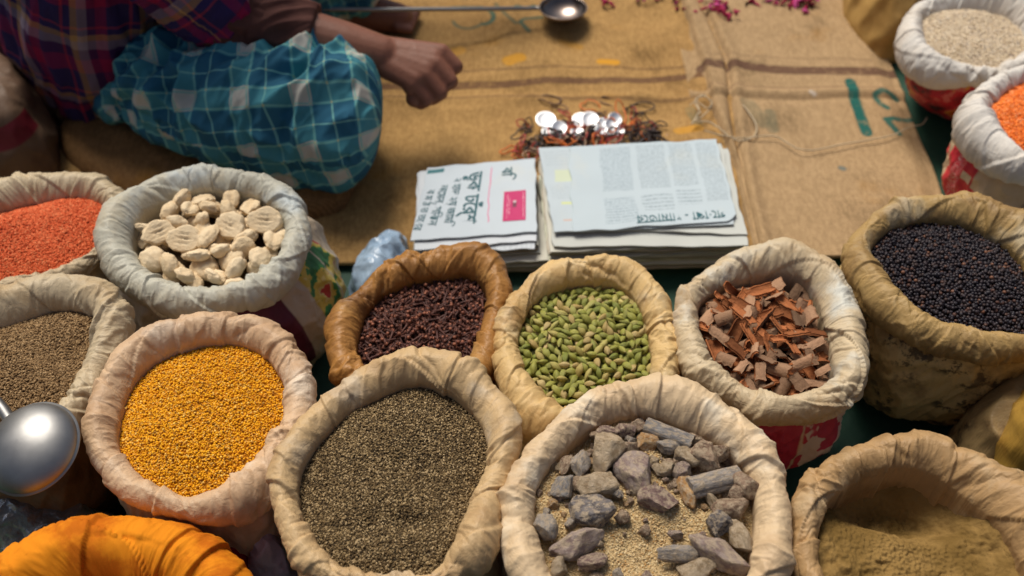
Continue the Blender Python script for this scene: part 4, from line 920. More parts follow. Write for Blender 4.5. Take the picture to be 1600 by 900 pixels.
pa = paper_mat('newsprint_top_under', [(.02, .16, .36, .55, 30, True, .35, (.3, .36, .4)), (.02, .17, .76, .95, 26, True, .35, (.3, .36, .4))], (.47, .54, .58), ex_a)
newspaper([(842, 231), (1118, 222), (1146, 350), (866, 363)], zt, .0035, pa, 'newspaper with yellow marks showing at the left below the top sheet', 71, .0012, 'newspapers in the right stack')
zt += .0034
cb = [(.055, .06, 0, 1, 1, True, .0, ink)]
GR = (.24, .30, .34)
pb = paper_mat('newsprint_columns', [(.20, .40, .42, .95, 60, True, .85, (.22, .29, .34)), (.20, .40, .06, .36, 34, True, .8, (.22, .29, .34)), (.44, .635, .42, .97, 46, True, .8, GR), (.44, .635, .17, .37, 24, True, .8, GR), (.66, .82, .22, .40, 24, True, .8, GR), (.66, .82, .44, .97, 46, True, .8, GR), (.845, .985, .24, .97, 52, True, .8, GR)], (.47, .55, .595))
pt = newspaper([(889, 229), (1119, 217), (1153, 344), (896, 361)], zt, .0026, pb, 'top newspaper sheet of the right stack with grey text columns and upside down headline', 83, .0010, 'newspapers in the right stack', cut=.06)
text_part(pt, 'গোপা - খামাতের', .66, .085, 0, .140, PI+.01, ink)
# left stack
zt = .014
for k in range(8):
    th = .0042; zt += th+.0009
    j = rj.normal(0, 4, (4, 2))
    q0 = [P(x+j[i][0], y+j[i][1], .064) for i, (x, y) in enumerate([(655, 275), (838, 262), (850 if k < 5 else 838, 394-k*2), (648, 396)])]
    newspaper([repx(p, zt) for p in q0], zt, th, plain[[1, 1, 0, 1, 0, 3, 1, 0][k]], 'old folded newspaper, %s of the small left hand stack' % ords[k], 120+k*3, .0014, 'newspapers in the left stack')
wp = paper_mat('white_newsprint', [(.35, .7, .0, .2, 20, False, .5, (.25, .3, .33)), (.72, .98, .0, .16, 24, False, .4, (.3, .35, .38))], (.54, .58, .62))
zt += .004
newspaper([(652, 270), (837, 256), (835, 389), (650, 391)], zt, .003, wp, 'white newspaper second from top of the left stack', 140, .001, 'newspapers in the left stack')
zt += .0042
newspaper([(655, 268), (836, 254), (838, 376), (648, 390)], zt, .003, paper_mat('blank_newsprint', None, (.56, .60, .64)), 'blank margined newspaper under the top sheet of the left stack', 150, .001, 'newspapers in the left stack')
zt += .0042
def ex_l(m, c):
    c = m.mix(uvbox(m, .595, .607, .15, .93), c, (.62, .14, .28)); c = m.mix(uvbox(m, .01, .16, .905, .975), c, (.06, .17, .19))
    return c
pl = newspaper([(668, 262), (836, 247), (838, 362), (641, 376)], zt, .003, paper_mat('newsprint_headline', [(.635, .655, .2, .85, 1, False, .5, (.5, .55, .6)), (.45, .98, .955, .99, 2, True, .5, (.45, .45, .42))], (.51, .575, .625), ex_l), 'top newspaper of the left stack with bold headline and magenta advert', 160, .0009, 'newspapers in the left stack')
text_part(pl, 'ড়ুক ঢেঁর্শ', .445, .52, 0, .118, -PI/2-.03, ink, bold=.012)
text_part(pl, '২ হাড ২য় জামি', .29, .50, 0, .108, -PI/2-.06, ink, 'headline_line')
text_part(pl, 'লেমন, সিকন', .165, .45, 0, .090, -PI/2-.09, ink, 'headline_line')
text_part(pl, 'ব ম ঠ ত তোর', .055, .40, 0, .090, -PI/2-.11, ink, 'headline_line')
text_part(pl, 'বি', .74, .84, 0, .030, -PI/2, ink, 'headline_line', bold=.01)
def patch(npaper, u0, u1, v0, v1, mat, name, off=.0006, n=8):
    o, q, seed, wave = npaper
    U, W_ = np.meshgrid(np.linspace(u0, u1, n), np.linspace(v0, v1, n), indexing='ij')
    p = bil(q, U, W_); p[..., 2] += pwave(p[..., 0], p[..., 1], seed, wave)+off
    return obj(name, mesh_np(name, p.reshape(-1, 3), [grid_faces(n, n)], np.stack([(U-u0)/(u1-u0), (W_-v0)/(v1-v0)], -1).reshape(-1, 2), mats=[mat]), o)
am_ = NT('advert'); c_ = am_.mix(am_.noise(40, 3, am_.co('Object')), (.44, .025, .12), (.52, .05, .16))
for b_, cc_ in (((.40, .60, .42, .66), (.16, .05, .08)), ((.42, .58, .58, .70), (.60, .50, .52))): c_ = am_.mix(uvbox(am_, *b_, .02), c_, cc_)
for b_ in ((.14, .20, .1, .9), (.24, .29, .2, .8), (.86, .92, .08, .92)): c_ = scrib(am_, c_, uvbox(am_, *b_), (.85, .6, .66), 10, 40)
patch(pl, .725, .915, .16, .56, am_.out(c_, .7, .25), 'advert')

# ------------------------------------------------------------------ rubber bands, coins, string
bandm = [simple_mat('rubber_black', (.016, .010, .010), (.035, .02, .018), 60, .5, .4), simple_mat('rubber_brown', (.11, .055, .03), (.17, .09, .05), 60, .5, .4),
         simple_mat('rubber_orange', (.62, .13, .02), (.70, .2, .04), 60, .5, .4), simple_mat('rubber_red', (.34, .035, .03), (.45, .06, .04), 60, .5, .4), simple_mat('rubber_tan', (.33, .20, .12), (.42, .27, .18), 60, .5, .4)]
BN = ['black', 'brown', 'orange', 'dark red', 'tan']
def band_mesh(seed, mi, Lr):
    r = np.random.default_rng(seed); t = np.linspace(0, 2*PI, 56, endpoint=False); ph = r.uniform(0, 6, 6)
    rad = Lr*(1+.16*np.sin(2*t+ph[0])+.10*np.sin(3*t+ph[1])+.05*np.sin(5*t+ph[2]))
    x, y = rad*np.cos(t)*r.uniform(.9, 1.3), rad*np.sin(t)*r.uniform(.35, .8); z = .0022*np.sin(2*t+ph[3])+.0015*np.sin(3*t+ph[4])+.003
    v, f = tube(np.stack([x, y, z], -1), .0013, 7, True)
    return mesh_np('rubber_band', v, f, mats=[bandm[mi]])
def band(px, py, z, mi, Lr, rot, seed, label, group):
    o = obj('rubber_band', band_mesh(seed, mi, Lr), None, P(px, py, z), rot); tag(o, label, 'rubber band', group)
z0 = .012
band(857, 157, z0, 1, .019, (0, 0, -.1), 1, 'brown double rubber band lying apart, furthest left at the back of the pile', 'rubber bands')
band(873, 168, z0+.002, 1, .016, (.1, 0, -.5), 2, 'brown rubber band crossing the one furthest back left', 'rubber bands')
band(952, 163, z0, 1, .020, (0, .1, -.7), 3, 'brown slanting rubber band at the back beside the orange one', 'rubber bands')
band(1000, 170, z0, 0, .024, (.05, 0, .1), 4, 'large dark open rubber band at the back right of the pile', 'rubber bands')
band(820, 200, z0, 1, .018, (0, .3, 1.2), 5, 'brown rubber band standing out at the left of the coins', 'rubber bands')
band(835, 222, z0+.004, 4, .022, (0, 0, .2), 6, 'tan rubber band in front of the left coins', 'rubber bands')
band(1030, 210, z0, 4, .018, (0, .2, -.4), 7, 'tan rubber band at the right end of the pile', 'rubber bands')
band(795, 236, z0, 2, .013, (0, 0, .5), 8, 'orange rubber band at the far left beside the left newspapers', 'rubber bands')
band(922, 168, z0+.003, 2, .016, (0, .05, -.55), 9, 'long bright orange rubber band behind the middle coins', 'rubber bands')
rb = np.random.default_rng(9)
for k in range(160):
    px = rb.uniform(808, 1030); py = rb.uniform(200, 228) if k < 80 else rb.uniform(190, 226)
    if px < 840: py = rb.uniform(215, 250)
    if k >= 130: px, py = rb.uniform(800, 1045), rb.uniform(172, 232)
    mi = int(rb.choice([0, 0, 0, 0, 0, 1, 2, 3, 3, 4])) 
    if px > 975 and rb.uniform() < .6: mi = 0
    if 935 < px < 990 and rb.uniform() < .3: mi = 2
    dep = rb.uniform(0, .022) if py > 205 else rb.uniform(0, .012)
    band(px, py, z0+dep, mi, rb.uniform(.008, .018), (rb.normal(0, .4), rb.normal(0, .4), rb.uniform(0, 6)), 30+k, '%s rubber band tangled in the pile behind the newspapers' % BN[mi], '%s rubber bands in the tangled pile' % BN[mi])
coinm = NT('coin_metal'); coinm.out((.80, .82, .84), .46, .5, coinm.bump(coinm.noise(300, 2, coinm.co('Object')), .15, .001), Metallic=1.0)
def coin(px, py, r, z, rot, label):
    n = 40; th = np.linspace(0, 2*PI, n, endpoint=False); prof = [(0, .0009), (.84, .0009), (.88, .0013), (.97, .0013), (1, .0009), (1, -.0009), (.97, -.0013), (0, -.0013)]
    r *= 1.22; v = np.array([[r*a*math.cos(t), r*a*math.sin(t), z_] for t in th for a, z_ in prof]); v[::8, :2] += 1e-6
    o = obj('coin', mesh_np('coin', v, [grid_faces(n, 8, cu=True)], mats=[coinm.m]), None, P(px, py, z), rot); tag(o, label, 'coin', 'silver coins on the rubber bands')
coin(853, 187, .0150, .030, (.20, .05, 0), 'large silver coin at the left, nearest the lone brown bands')
coin(907, 187, .0125, .030, (.22, -.08, 0), 'left one of the touching silver coin pair in the middle')
coin(922, 186, .0130, .033, (.25, .06, 0), 'right one of the touching silver coin pair in the middle')
coin(874, 200, .0125, .028, (.25, .2, 0), 'silver coin below right of the large left coin'); coin(857, 205, .0100, .024, (.25, -.1, 0), 'small silver coin directly below the large left coin')
coin(868, 211, .0090, .022, (.2, .1, 0), 'small silver coin lowest of the left group, half covered by a tan band'); coin(943, 195, .0120, .028, (.25, .1, 0), 'silver coin right of the touching pair, crossed by dark bands')
coin(955, 194, .0100, .030, (.2, .2, 0), 'silver coin second right of the touching pair'); coin(902, 207, .0100, .026, (.2, 0, 0), 'silver coin below the touching pair among red bands')
coin(940, 206, .0105, .027, (.25, .1, 0), 'silver coin in front, below the one crossed by dark bands'); coin(957, 204, .0085, .027, (.2, .1, 0), 'small silver coin left of the rightmost one'); coin(967, 205, .0080, .027, (.2, .1, 0), 'rightmost small silver coin among the bands'); coin(961, 186, .0110, .026, (.3, .3, 0), 'silver coin nearest the orange bands, at the back right')
strm = simple_mat('string_fibre', (.42, .33, .22), (.52, .43, .30), 200, .9, .1, 500, .5)
def cord(name, pts, z, r, mat, label, cat, wob=.0015):
    q = np.array(pts, float); 
    t = np.linspace(0, len(q)-1, (len(q)-1)*10+1); i = np.clip(t.astype(int), 0, len(q)-2); f = (t-i)[:, None]
    g = lambda k: q[np.clip(k, 0, len(q)-1)]
    c = .5*(2*g(i)+(-g(i-1)+g(i+1))*f+(2*g(i-1)-5*g(i)+4*g(i+1)-g(i+2))*f**2+(-g(i-1)+3*g(i)-3*g(i+1)+g(i+2))*f**3)
    p = P(c[:, 0], c[:, 1], z); p[:, 2] += wob*(1+noise(np.arange(len(p))*.3, 1.5, r*1e4))
    v, f = tube(p, r, 6); return tag(obj(name, mesh_np(name, v, f, mats=[mat])), label, cat)
cord('string', [(1080, 195), (1092, 175), (1088, 158), (1100, 150), (1112, 165), (1098, 182), (1085, 190), (1108, 192), (1128, 205), (1150, 220), (1172, 218), (1182, 205), (1176, 185), (1160, 165)], .026, .0014, strm, 'pale string knotted in a loop beside the newspapers', 'string')
cord('string', [(1100, 205), (1150, 216), (1210, 214), (1250, 235), (1290, 232), (1340, 222), (1385, 215), (1420, 200), (1440, 195), (1448, 185)], .028, .0011, strm, 'thin long string running right across the pale burlap to the sack', 'string')
cord('string', [(1078, 165), (1090, 160), (1105, 170), (1112, 160), (1100, 152), (1085, 158), (1095, 178)], .030, .0010, strm, 'small tangled string knot above the loop', 'string')
# dried pink flower heads / chillies at the top edge
fl = IM('pink_flower', [(0, (.30, .012, .05)), (.3, (.40, .03, .10)), (.6, (.18, .008, .02)), (.85, (.60, .10, .30))], .7)
def flower(px, py, z, n, s, seed, label):
    r = np.random.default_rng(seed); parts = []
    for k in range(n):
        p0 = r.normal(0, [s, s*.75, .006]); d = r.normal(size=3)*[1, 1, .5]; d /= np.linalg.norm(d); L = r.uniform(.010, .022)
        t = np.linspace(0, 1, 6)[:, None]; pts = p0+d*L*t+np.array([0, 0, -.006])*t**2
        parts.append(tube(pts, np.array([.0008, .0022, .003, .0028, .002, .0005])*r.uniform(.8, 1.4), 6))
    v, f = merge(parts); v[:, 2] = np.maximum(v[:, 2], -.008)
    tag(obj('dried_flowers', mesh_np('dried_flowers', v, f, mats=[fl]), None, P(px, py, z)), label, 'dried flowers', 'dried pink flowers')
flower(1122, 8, .032, 38, .016, 1, 'clump of magenta dried flowers on the burlap right of the seam'); flower(1140, 24, .03, 7, .008, 2, 'few loose magenta petals in front of the flower clump')
flower(1035, -10, .024, 30, .03, 3, 'dark red dried flowers at the top edge left of the seam'); flower(1240, -12, .03, 120, .026, 4, 'long heap of dark red dried flowers at the top right edge'); flower(1262, 4, .03, 6, .006, 5, 'single bright pink flower tip beside the dark red heap'); flower(948, 3, .022, 5, .002, 6, 'tiny red petal right of the ladle bowl'); flower(1176, -2, .03, 5, .005, 7, 'small pink petals between the two flower heaps')
# ------------------------------------------------------------------ ladles
steel = NT('steel'); o_ = steel.co('Object')
steel.out(steel.mix(steel.noise(30, 4, o_), (.19, .19, .19), (.38, .38, .375)), steel.n('MapRange', {'Value': steel.noise(25, 5, o_), 'To Min': .34, 'To Max': .58}).outputs[0], .5, steel.bump(steel.noise(18, 3, o_), .14, .004, steel.bump(steel.noise(400, 2, steel.co('Object', (1, 9, 1))), .06, .0006)), Metallic=1.0)
def bowl_geo(R_, depth, th=.0012, nu=96, nv=26, lip=.0022):
    a = np.linspace(0, 1, nv); r_o = R_*np.sin(a*PI/2); z_o = -depth*np.cos(a*PI/2)**1.15
    r_o = np.concatenate([r_o, [R_+lip, R_+lip]]); z_o = np.concatenate([z_o, [.0002, .0014]])
    ri = np.concatenate([[R_], (R_-th)*np.sin(a[::-1]*PI/2)]); zi = np.concatenate([[.0012], (-depth+th)*np.cos(a[::-1]*PI/2)**1.15])
    pr, pz = np.concatenate([r_o, ri]), np.concatenate([z_o, zi]); pr[0] = pr[-1] = 1e-5
    t = np.linspace(0, 2*PI, nu, endpoint=False)
    v = np.stack([pr[None]*np.cos(t)[:, None], pr[None]*np.sin(t)[:, None], np.broadcast_to(pz, (nu, len(pz)))], -1).reshape(-1, 3)
    return v, [grid_faces(nu, len(pz), cu=True)]
brown_steel = NT('brownish_steel'); o_ = brown_steel.co('Object')  # darker, browner metal for the small ladle's bowl
brown_steel.out(brown_steel.mix(brown_steel.noise(30, 4, o_), (.16, .12, .10), (.34, .29, .26)), .30, .5, brown_steel.bump(brown_steel.noise(18, 3, o_), .1, .004), Metallic=1.0)
def ladle(loc, R_, depth, rot, handle_pts, hr, label, bm_):
    root = empty('ladle', loc); tag(root, label, 'ladle')
    v, f = bowl_geo(R_, depth); M = np.array(Euler(rot).to_matrix()); v = v @ M.T
    obj('bowl', mesh_np('bowl', v, f, mats=[bm_]), root)
    p = np.array(handle_pts)-np.array(loc); tt = np.linspace(0, 1, 40); seg_ = np.linspace(0, 1, len(p)); pp_ = np.stack([np.interp(tt, seg_, p[:, k]) for k in range(3)], -1)
    hv_, hf2 = tube(pp_, hr, 10); obj('handle', mesh_np('handle', hv_, hf2, mats=[steel.m]), root)
bc = P(880, 12, .045)
ladle(tuple(map(float, bc)), .046, .026, (-.10, 0, 0), [P(842, 13, .050), P(760, 14, .07), P(600, 15, .095), P(440, 14, .12)], .0042, 'small steel ladle lying on the burlap with its handle under the man\'s hand', brown_steel.m)
bc2 = P(50, 700, .285)
ladle(tuple(map(float, bc2)), .0500, .027, tuple(Vector((.12, .20, -.95)).to_track_quat('Z', 'Y').to_euler()), [P(18, 660, .280), P(5, 640, .278), P(-40, 590, .275), P(-120, 500, .27)], .007, 'large shiny steel ladle turned bottom up on the cumin sack at left', steel.m)
#PERSON
# ------------------------------------------------------------------ the seated man
def rcone(A, B, ra, rb, n=20, m=6):
    A, B = np.array(A, float), np.array(B, float); L = np.linalg.norm(B-A); t = (B-A)/max(L, 1e-6)
    a1 = np.linspace(-PI/2, 0, m); a2 = np.linspace(0, PI/2, m)
    ax = np.concatenate([ra*np.sin(a1), L+rb*np.sin(a2)]); rd = np.concatenate([ra*np.cos(a1), rb*np.cos(a2)])+1e-5
    up = np.array([0, 0, 1.]) if abs(t[2]) < .9 else np.array([1., 0, 0]); s = np.cross(t, up); s /= np.linalg.norm(s); u = np.cross(s, t)
    an = np.linspace(0, 2*PI, n, endpoint=False); k = len(ax)
    v = A+ax[:, None, None]*t+rd[:, None, None]*(np.cos(an)[None, :, None]*s+np.sin(an)[None, :, None]*u)
    return v.reshape(-1, 3), [grid_faces(k, n, cv=True), np.arange(n)[::-1][None], (np.arange(n)+(k-1)*n)[None]]
def chain(pts, rs): return [rcone(pts[i], pts[i+1], rs[i], rs[i+1]) for i in range(len(pts)-1)]
hip = np.array(V(172, 46, .13)); B_ = np.array
sh_r, sh_l = hip+[.08, -.15, .40], hip+[.12, .17, .43]; neck = hip+[.13, .01, .46]; head = hip+[.20, .01, .63]
elb = B_(V(382, 40, .235)); wri = B_(V(592, 86, .190)); 
kn_r = B_(V(530, 185, .115)); kn_l = B_(V(560, -60, .13)); an_r = B_(V(420, 110, .06)); an_l = B_(V(536, 16, .055)); toe_l = B_(V(632, 27, .040))
pc = []
pc += chain([hip+[0, -.06, 0], hip+[.04, -.07, .2], hip+[.09, -.09, .38]], [.085, .085, .085])+chain([hip+[0, .07, 0], hip+[.05, .07, .2], hip+[.11, .10, .40]], [.10, .09, .085])
pc += chain([neck-[.01, 0, .06], neck+[.03, 0, .04], head-[.02, 0, .06]], [.075, .058, .055])
pc += chain([head+[-.02, 0, .035], head+[.015, 0, .02]], [.092, .085])+chain([head+[.03, 0, -.04], head+[.055, 0, -.075]], [.066, .042])     # skull, jaw
pc += chain([head+[.088, 0, .005], head+[.108, 0, -.022]], [.012, .015])+[rcone(head+[.0, s*.085, -.01], head+[-.012, s*.092, .02], .014, .018) for s in (-1, 1)]
pc += chain([head+[.085, -.018, -.052], head+[.085, .018, -.052]], [.010, .010])
pc += chain([sh_r, elb, ], [.058, .044])+chain([elb, elb+(wri-elb)*.3, elb+(wri-elb)*.75, wri], [.046, .050, .042, .034])
el_l = hip+[.36, .30, .18]; wr_l = el_l+[.22, -.02, -.05]
pc += chain([sh_l, el_l, el_l+(wr_l-el_l)*.3, wr_l], [.058, .044, .043, .028])+chain([wr_l, wr_l+[.09, 0, -.02]], [.030, .034])
for k in range(4): f0 = wr_l+[.09, -.027+.018*k, -.02]; pc += chain([f0, f0+[.035, 0, -.012], f0+[.045, 0, -.035], f0+[.025, 0, -.05]], [.010, .0095, .009, .008])
pc += chain([wr_l+[.02, -.03, -.01], wr_l+[.06, -.045, -.03], wr_l+[.09, -.03, -.045]], [.012, .011, .009])
for hj, kn, an in ((hip+[.03, -.09, -.02], kn_r, an_r), (hip+[.03, .09, -.02], kn_l, an_l)): pc += chain([hj, kn], [.068, .058])+chain([kn, kn+(an-kn)*.3, an], [.054, .052, .036])
pc += chain([an_l, an_l+(toe_l-an_l)*.55, toe_l-[.012, 0, 0]], [.036, .034, .028])
for k in range(5): f0 = toe_l+[-.012, -.028+.014*k, -.004]; pc += chain([f0, f0+[.022+.004*k*.5, 0, -.006]], [.010+.0007*k, .009+.0007*k])
pc += chain([an_r, an_r+[-.16, .05, -.02]], [.036, .028])
# right hand: loosely closed fist, knuckles to the right, fingers curled under
hx = [B_(V(690, 82, .186)), B_(V(681, 100, .181)), B_(V(666, 117, .174)), B_(V(646, 131, .166))]      # knuckles, first finger to little finger
px_ = [B_(V(712, 104, .168)), B_(V(704, 127, .160)), B_(V(688, 145, .150)), B_(V(666, 156, .142))]    # middle joints
palm = B_(V(640, 110, .13))
wa, wb = wri+[-.004, .012, .006], wri+[-.004, -.012, -.004]
pc += chain([wa, hx[0]], [.021, .0150])+chain([wa*.6+wb*.4, hx[1]], [.022, .0150])+chain([wa*.3+wb*.7, hx[2]], [.022, .0145])+chain([wb, hx[3]], [.021, .0135])
for q_ in range(3):
    f_ = (q_+.5)/3; pc += chain([wa*(1-f_)+wb*f_+B_([0, 0, .0015]), (hx[q_]+hx[q_+1])/2+B_([-.006, -.0005, .0012])], [.0215, .0150])
pc += chain([wri+[.02, 0, -.012], (hx[1]+hx[2])/2-[.02, 0, .018]], [.026, .026])+chain([hx[0]-[.008, 0, .006], hx[3]-[.004, 0, .006]], [.0165, .0150])+chain([px_[0]*.5+hx[0]*.5-[.012, 0, .014], px_[3]*.5+hx[3]*.5-[.010, 0, .014]], [.016, .015])
for k in range(4):
    dd = (px_[k]-hx[k]); ks = [1, 1, .85, .55][k]; tip1 = px_[k]+B_([-.018, .004, -.018])*ks; tip2 = tip1+B_([-.022, .014, .006])*ks
    r0 = [.0130, .0134, .0130, .0118][k]
    pc += chain([hx[k], px_[k], tip1, tip2], [r0+.0012, r0, r0*.9, r0*.8])
th0 = wri+[.02, .028, -.012]; pc += chain([th0, B_(V(668, 84, .158)), B_(V(690, 100, .146)), B_(V(690, 118, .138))], [.016, .0135, .011, .009])
bv_, bf__ = merge(pc)
skin = NT('skin'); o_ = skin.co('Object')
c_ = skin.mix(skin.noise(14, 4, o_), (.16, .060, .036), (.23, .095, .058)); c_ = skin.mix(skin.math('MULTIPLY', skin.sstep(skin.noise(120, 3, o_), .55, .7), .3), c_, (.10, .036, .022))
skin.out(c_, .48, .4, skin.bump(skin.noise(260, 3, o_), .25, .001, skin.bump(skin.noise(45, 3, o_), .25, .003)))
skin.b.inputs['Subsurface Weight'].default_value = .06; skin.b.inputs['Subsurface Radius'].default_value = (.01, .004, .002)
man = empty('person', tuple(hip*[1, 1, 0])); tag(man, 'man in plaid shirt and teal checked lungi sitting cross legged, right fist held out', 'person', None)
def from_world(v): return v-hip*[1, 1, 0]
tmp = obj('body', mesh_np('body', from_world(bv_), bf__, mats=[skin.m]))
md = tmp.modifiers.new('r', 'REMESH'); md.mode = 'VOXEL'; md.voxel_size = .0028
ms = tmp.modifiers.new('s', 'SMOOTH'); ms.iterations = 5; ms.factor = .5
bpy.context.view_layer.update()
me = bpy.data.meshes.new_from_object(tmp.evaluated_get(bpy.context.evaluated_depsgraph_get())); bpy.data.objects.remove(tmp)
me.materials.clear(); me.materials.append(skin.m); me.name = 'body'
me.polygons.foreach_set('use_smooth', np.ones(len(me.polygons), bool)); obj('body', me, man)
# hair and eyes
hairm = simple_mat('black_hair', (.012, .010, .009), (.03, .025, .022), 90, .5, .4, 300, .8)
v, f = ICO[4]; n_ = 1+.05*(.3-np.abs(noise(v[:, 0]*9, v[:, 1]*9, v[:, 2]*3))); hv = v*n_[:, None]*[.104, .100, .098]
keep = (hv[:, 0]-.9*hv[:, 2] < .055)
hv[~keep] *= .80
obj('hair', mesh_np('hair', from_world(hv+head+[-.022, 0, .042]), [f], mats=[hairm]), man)
eyem = NT('eye'); eyem.out((.75, .72, .68), .2, .5); pupil = NT('iris'); pupil.out((.02, .012, .008), .15, .5)
for s_ in (-1, 1):
    e = obj('eye', mesh_np('eye', ICO[3][0]*.0125, [ICO[3][1]], mats=[eyem.m]), man, from_world(head+[.079, s_*.031, .008]))
    obj('iris', mesh_np('iris', ICO[2][0]*[.003, .0058, .0058], [ICO[2][1]], mats=[pupil.m]), e, (.0115, 0, -.002))
# cloth: plaids woven in the cloth's own UV (metres)
def plaid_lungi():
    m = NT('lungi_plaid'); uv0 = m.n('Mapping', {'Vector': m.co('UV'), 'Rotation': (0, 0, -.22)}).outputs[0]
    wb_ = m.n('TexNoise', {'Scale': 7, 'Detail': 2, 'Vector': uv0}); wv_ = m.n('VectorMath', {0: wb_.outputs[1], 1: (.5, .5, .5)}, operation='SUBTRACT').outputs[0]
    uv = m.n('SeparateXYZ', {0: m.n('VectorMath', {0: uv0, 1: m.n('VectorMath', {0: wv_, 3: .012}, operation='SCALE').outputs[0]}, operation='ADD').outputs[0]})
    def band(t, per, a, b):
        f = m.math('FRACT', m.math('ADD', m.math('DIVIDE', t, per), 20.0)); return m.math('MULTIPLY', m.math('GREATER_THAN', f, a), m.math('LESS_THAN', f, b))
    per = .082; U_, V_ = uv.outputs[0], uv.outputs[1]
    bu, bv2 = band(U_, per, .32, .70), band(V_, per, .32, .70)
    lu = m.math('ADD', m.math('ADD', band(U_, per, .34, .375), band(U_, per, .645, .68)), m.math('ADD', band(U_, per, .95, .975), 0)); lv = m.math('ADD', m.math('ADD', band(V_, per, .34, .375), band(V_, per, .645, .68)), band(V_, per, .95, .975))
    s_ = m.math('ADD', bu, bv2)
    c = m.mix(m.math('GREATER_THAN', s_, .5), (.026, .125, .205), (.062, .245, .30)); c = m.mix(m.math('GREATER_THAN', s_, 1.5), c, (.52, .50, .44))
    c = m.mix(m.math('MULTIPLY', m.math('MINIMUM', m.math('ADD', lu, lv), 1), .75), c, (.20, .47, .43)); c = m.mix(m.math('MULTIPLY', m.math('MULTIPLY', lu, lv), .7), c, (.62, .52, .25))
    c = m.mix(m.math('MULTIPLY', m.noise(12, 4, m.co('Object')), .35), c, m.mix(1.0, c, (.5, .55, .55), 'MULTIPLY'))
    w = m.n('TexWave', {'Scale': 260, 'Vector': m.co('UV')}).outputs[1]
    return m.out(c, .85, .2, m.bump(w, .15, .0006, m.bump(m.noise(40, 4, m.co('Object')), .3, .004)))
def plaid_shirt():
    m = NT('shirt_plaid'); uv = m.n('SeparateXYZ', {0: m.co('UV')}); per = .11
    fr = lambda t: m.math('FRACT', m.math('ADD', m.math('DIVIDE', t, per), 20.0))
    st = [(0, (.022, .016, .07)), (.24, (.20, .008, .045)), (.40, (.05, .01, .05)), (.52, (.20, .17, .20)), (.66, (.30, .19, .07)), (.76, (.022, .016, .07)), (.86, (.26, .03, .045)), (.90, (.02, .015, .06))]
    c = m.mix(.5, m.ramp(fr(uv.outputs[0]), st, 'CONSTANT'), m.ramp(fr(m.math('ADD', uv.outputs[1], .03)), st, 'CONSTANT'))
    c = m.mix(.85, c, m.mix(1.0, c, (1.25, 1.1, 1.2), 'MULTIPLY'))
    return m.out(c, .85, .2, m.bump(m.noise(35, 4, m.co('Object')), .35, .005))
lun, shi = plaid_lungi(), plaid_shirt()
cuffm = simple_mat('shirt_lining', (.060, .022, .020), (.115, .050, .038), 25, .85, .15, 60, .4, .004)
def loft(name, pts, rads, mat, wr=None, nu=220, nv=200, sq=(1, 1), cap0=False, cap1=False, side=(0, 1, 0), flat=None, uvoff=(0, 0), thick=0):
    """a cloth tube along pts; rads: (side, up) radii; UV in metres"""
    pts = B_(pts, float); rads = B_(rads, float); seg_ = np.concatenate([[0], np.cumsum(np.linalg.norm(np.diff(pts, axis=0), axis=1))]); L = seg_[-1]
    t = np.linspace(0, 1, nv)
    def sp(A): # smooth interpolation
        x = seg_/L; y = np.stack([np.interp(t, x, A[:, k]) for k in range(A.shape[1])], -1)
        k = np.hanning(25); k /= k.sum(); e = 12
        pad = np.concatenate([y[:1]+(y[:1]-y[1:e+1][::-1]), y, y[-1:]+(y[-1:]-y[-e-1:-1][::-1])]); return np.stack([np.convolve(pad[:, q], k, 'valid') for q in range(A.shape[1])], -1)
    p = sp(pts); r = np.maximum(sp(rads), .003)
    if cap1: k = np.clip((t-(1-cap1))/cap1, 0, 1); r = r*(np.clip(1-k**2.6, 0, 1)**.42)[:, None]
    if cap0: k = np.clip((cap0-t)/cap0, 0, 1); r = r*np.sqrt(np.clip(1-k**2, 0, 1))[:, None]
    tg = np.gradient(p, axis=0); tg /= np.linalg.norm(tg, axis=1)[:, None]
    s0 = np.cross(np.broadcast_to(B_([0, 0, 1.]) if side is None else np.cross(B_(side, float), tg), tg.shape) if side is None else tg, tg) if False else None
    ref = B_([0, 0, 1.]) if abs(tg[:, 2]).mean() < .7 else B_([1., 0, 0])
    sd_ = np.cross(tg, ref); sd_ /= np.linalg.norm(sd_, axis=1)[:, None]; up = np.cross(sd_, tg)
    a = np.linspace(0, 2*PI, nu, endpoint=True)      # seam doubled so that the UV stays whole
    T, Aa = np.meshgrid(t, a, indexing='ij')
    w = 0 if wr is None else wr(T, Aa, T*L)
    R1, R2 = r[:, 0:1]+w, r[:, 1:2]+w
    v = p[:, None]+(R1*np.cos(Aa))[..., None]*sd_[:, None]+(R2*np.sin(Aa))[..., None]*up[:, None]
    if flat is not None: v[..., 2] = np.where(v[..., 2] < flat, flat+(v[..., 2]-flat)*.12, v[..., 2])
    if callable(w): pass
    circ = r.mean(1)[:, None]*0+float(r.mean())
    uv = np.stack([T*L+uvoff[0]+0*Aa, Aa*circ*1.0+uvoff[1]], -1).reshape(-1, 2)
    return obj(name, mesh_np(name, from_world(v.reshape(-1, 3)), [grid_faces(nv, nu)[:, ::-1]], uv, mats=[mat]), man)
def lungi_wr(T, A, L):
    top = np.clip(np.sin(A), 0, 1)
    g1 = np.exp(-((T-.30)/.12)**2)+np.exp(-((T-.72)/.10)**2)*.9+.25
    x, y = np.cos(A), np.sin(A)
    w = .013*noise(x*1.5, y*1.5, L*7)+.055*(top**.6)*g1*(.26-np.abs(noise(L*24+.8*x, x*1.0, y*.7)))
    w = w+.022*(.3-np.abs(noise(L*22+y*2+2*x, x*2.0, y*2.0)))*(.4+top)+.007*(.3-np.abs(noise(L*60+3*x, x*3, y*3)))
    return w
lq = lambda px, py, z: B_(V(px, py, z))
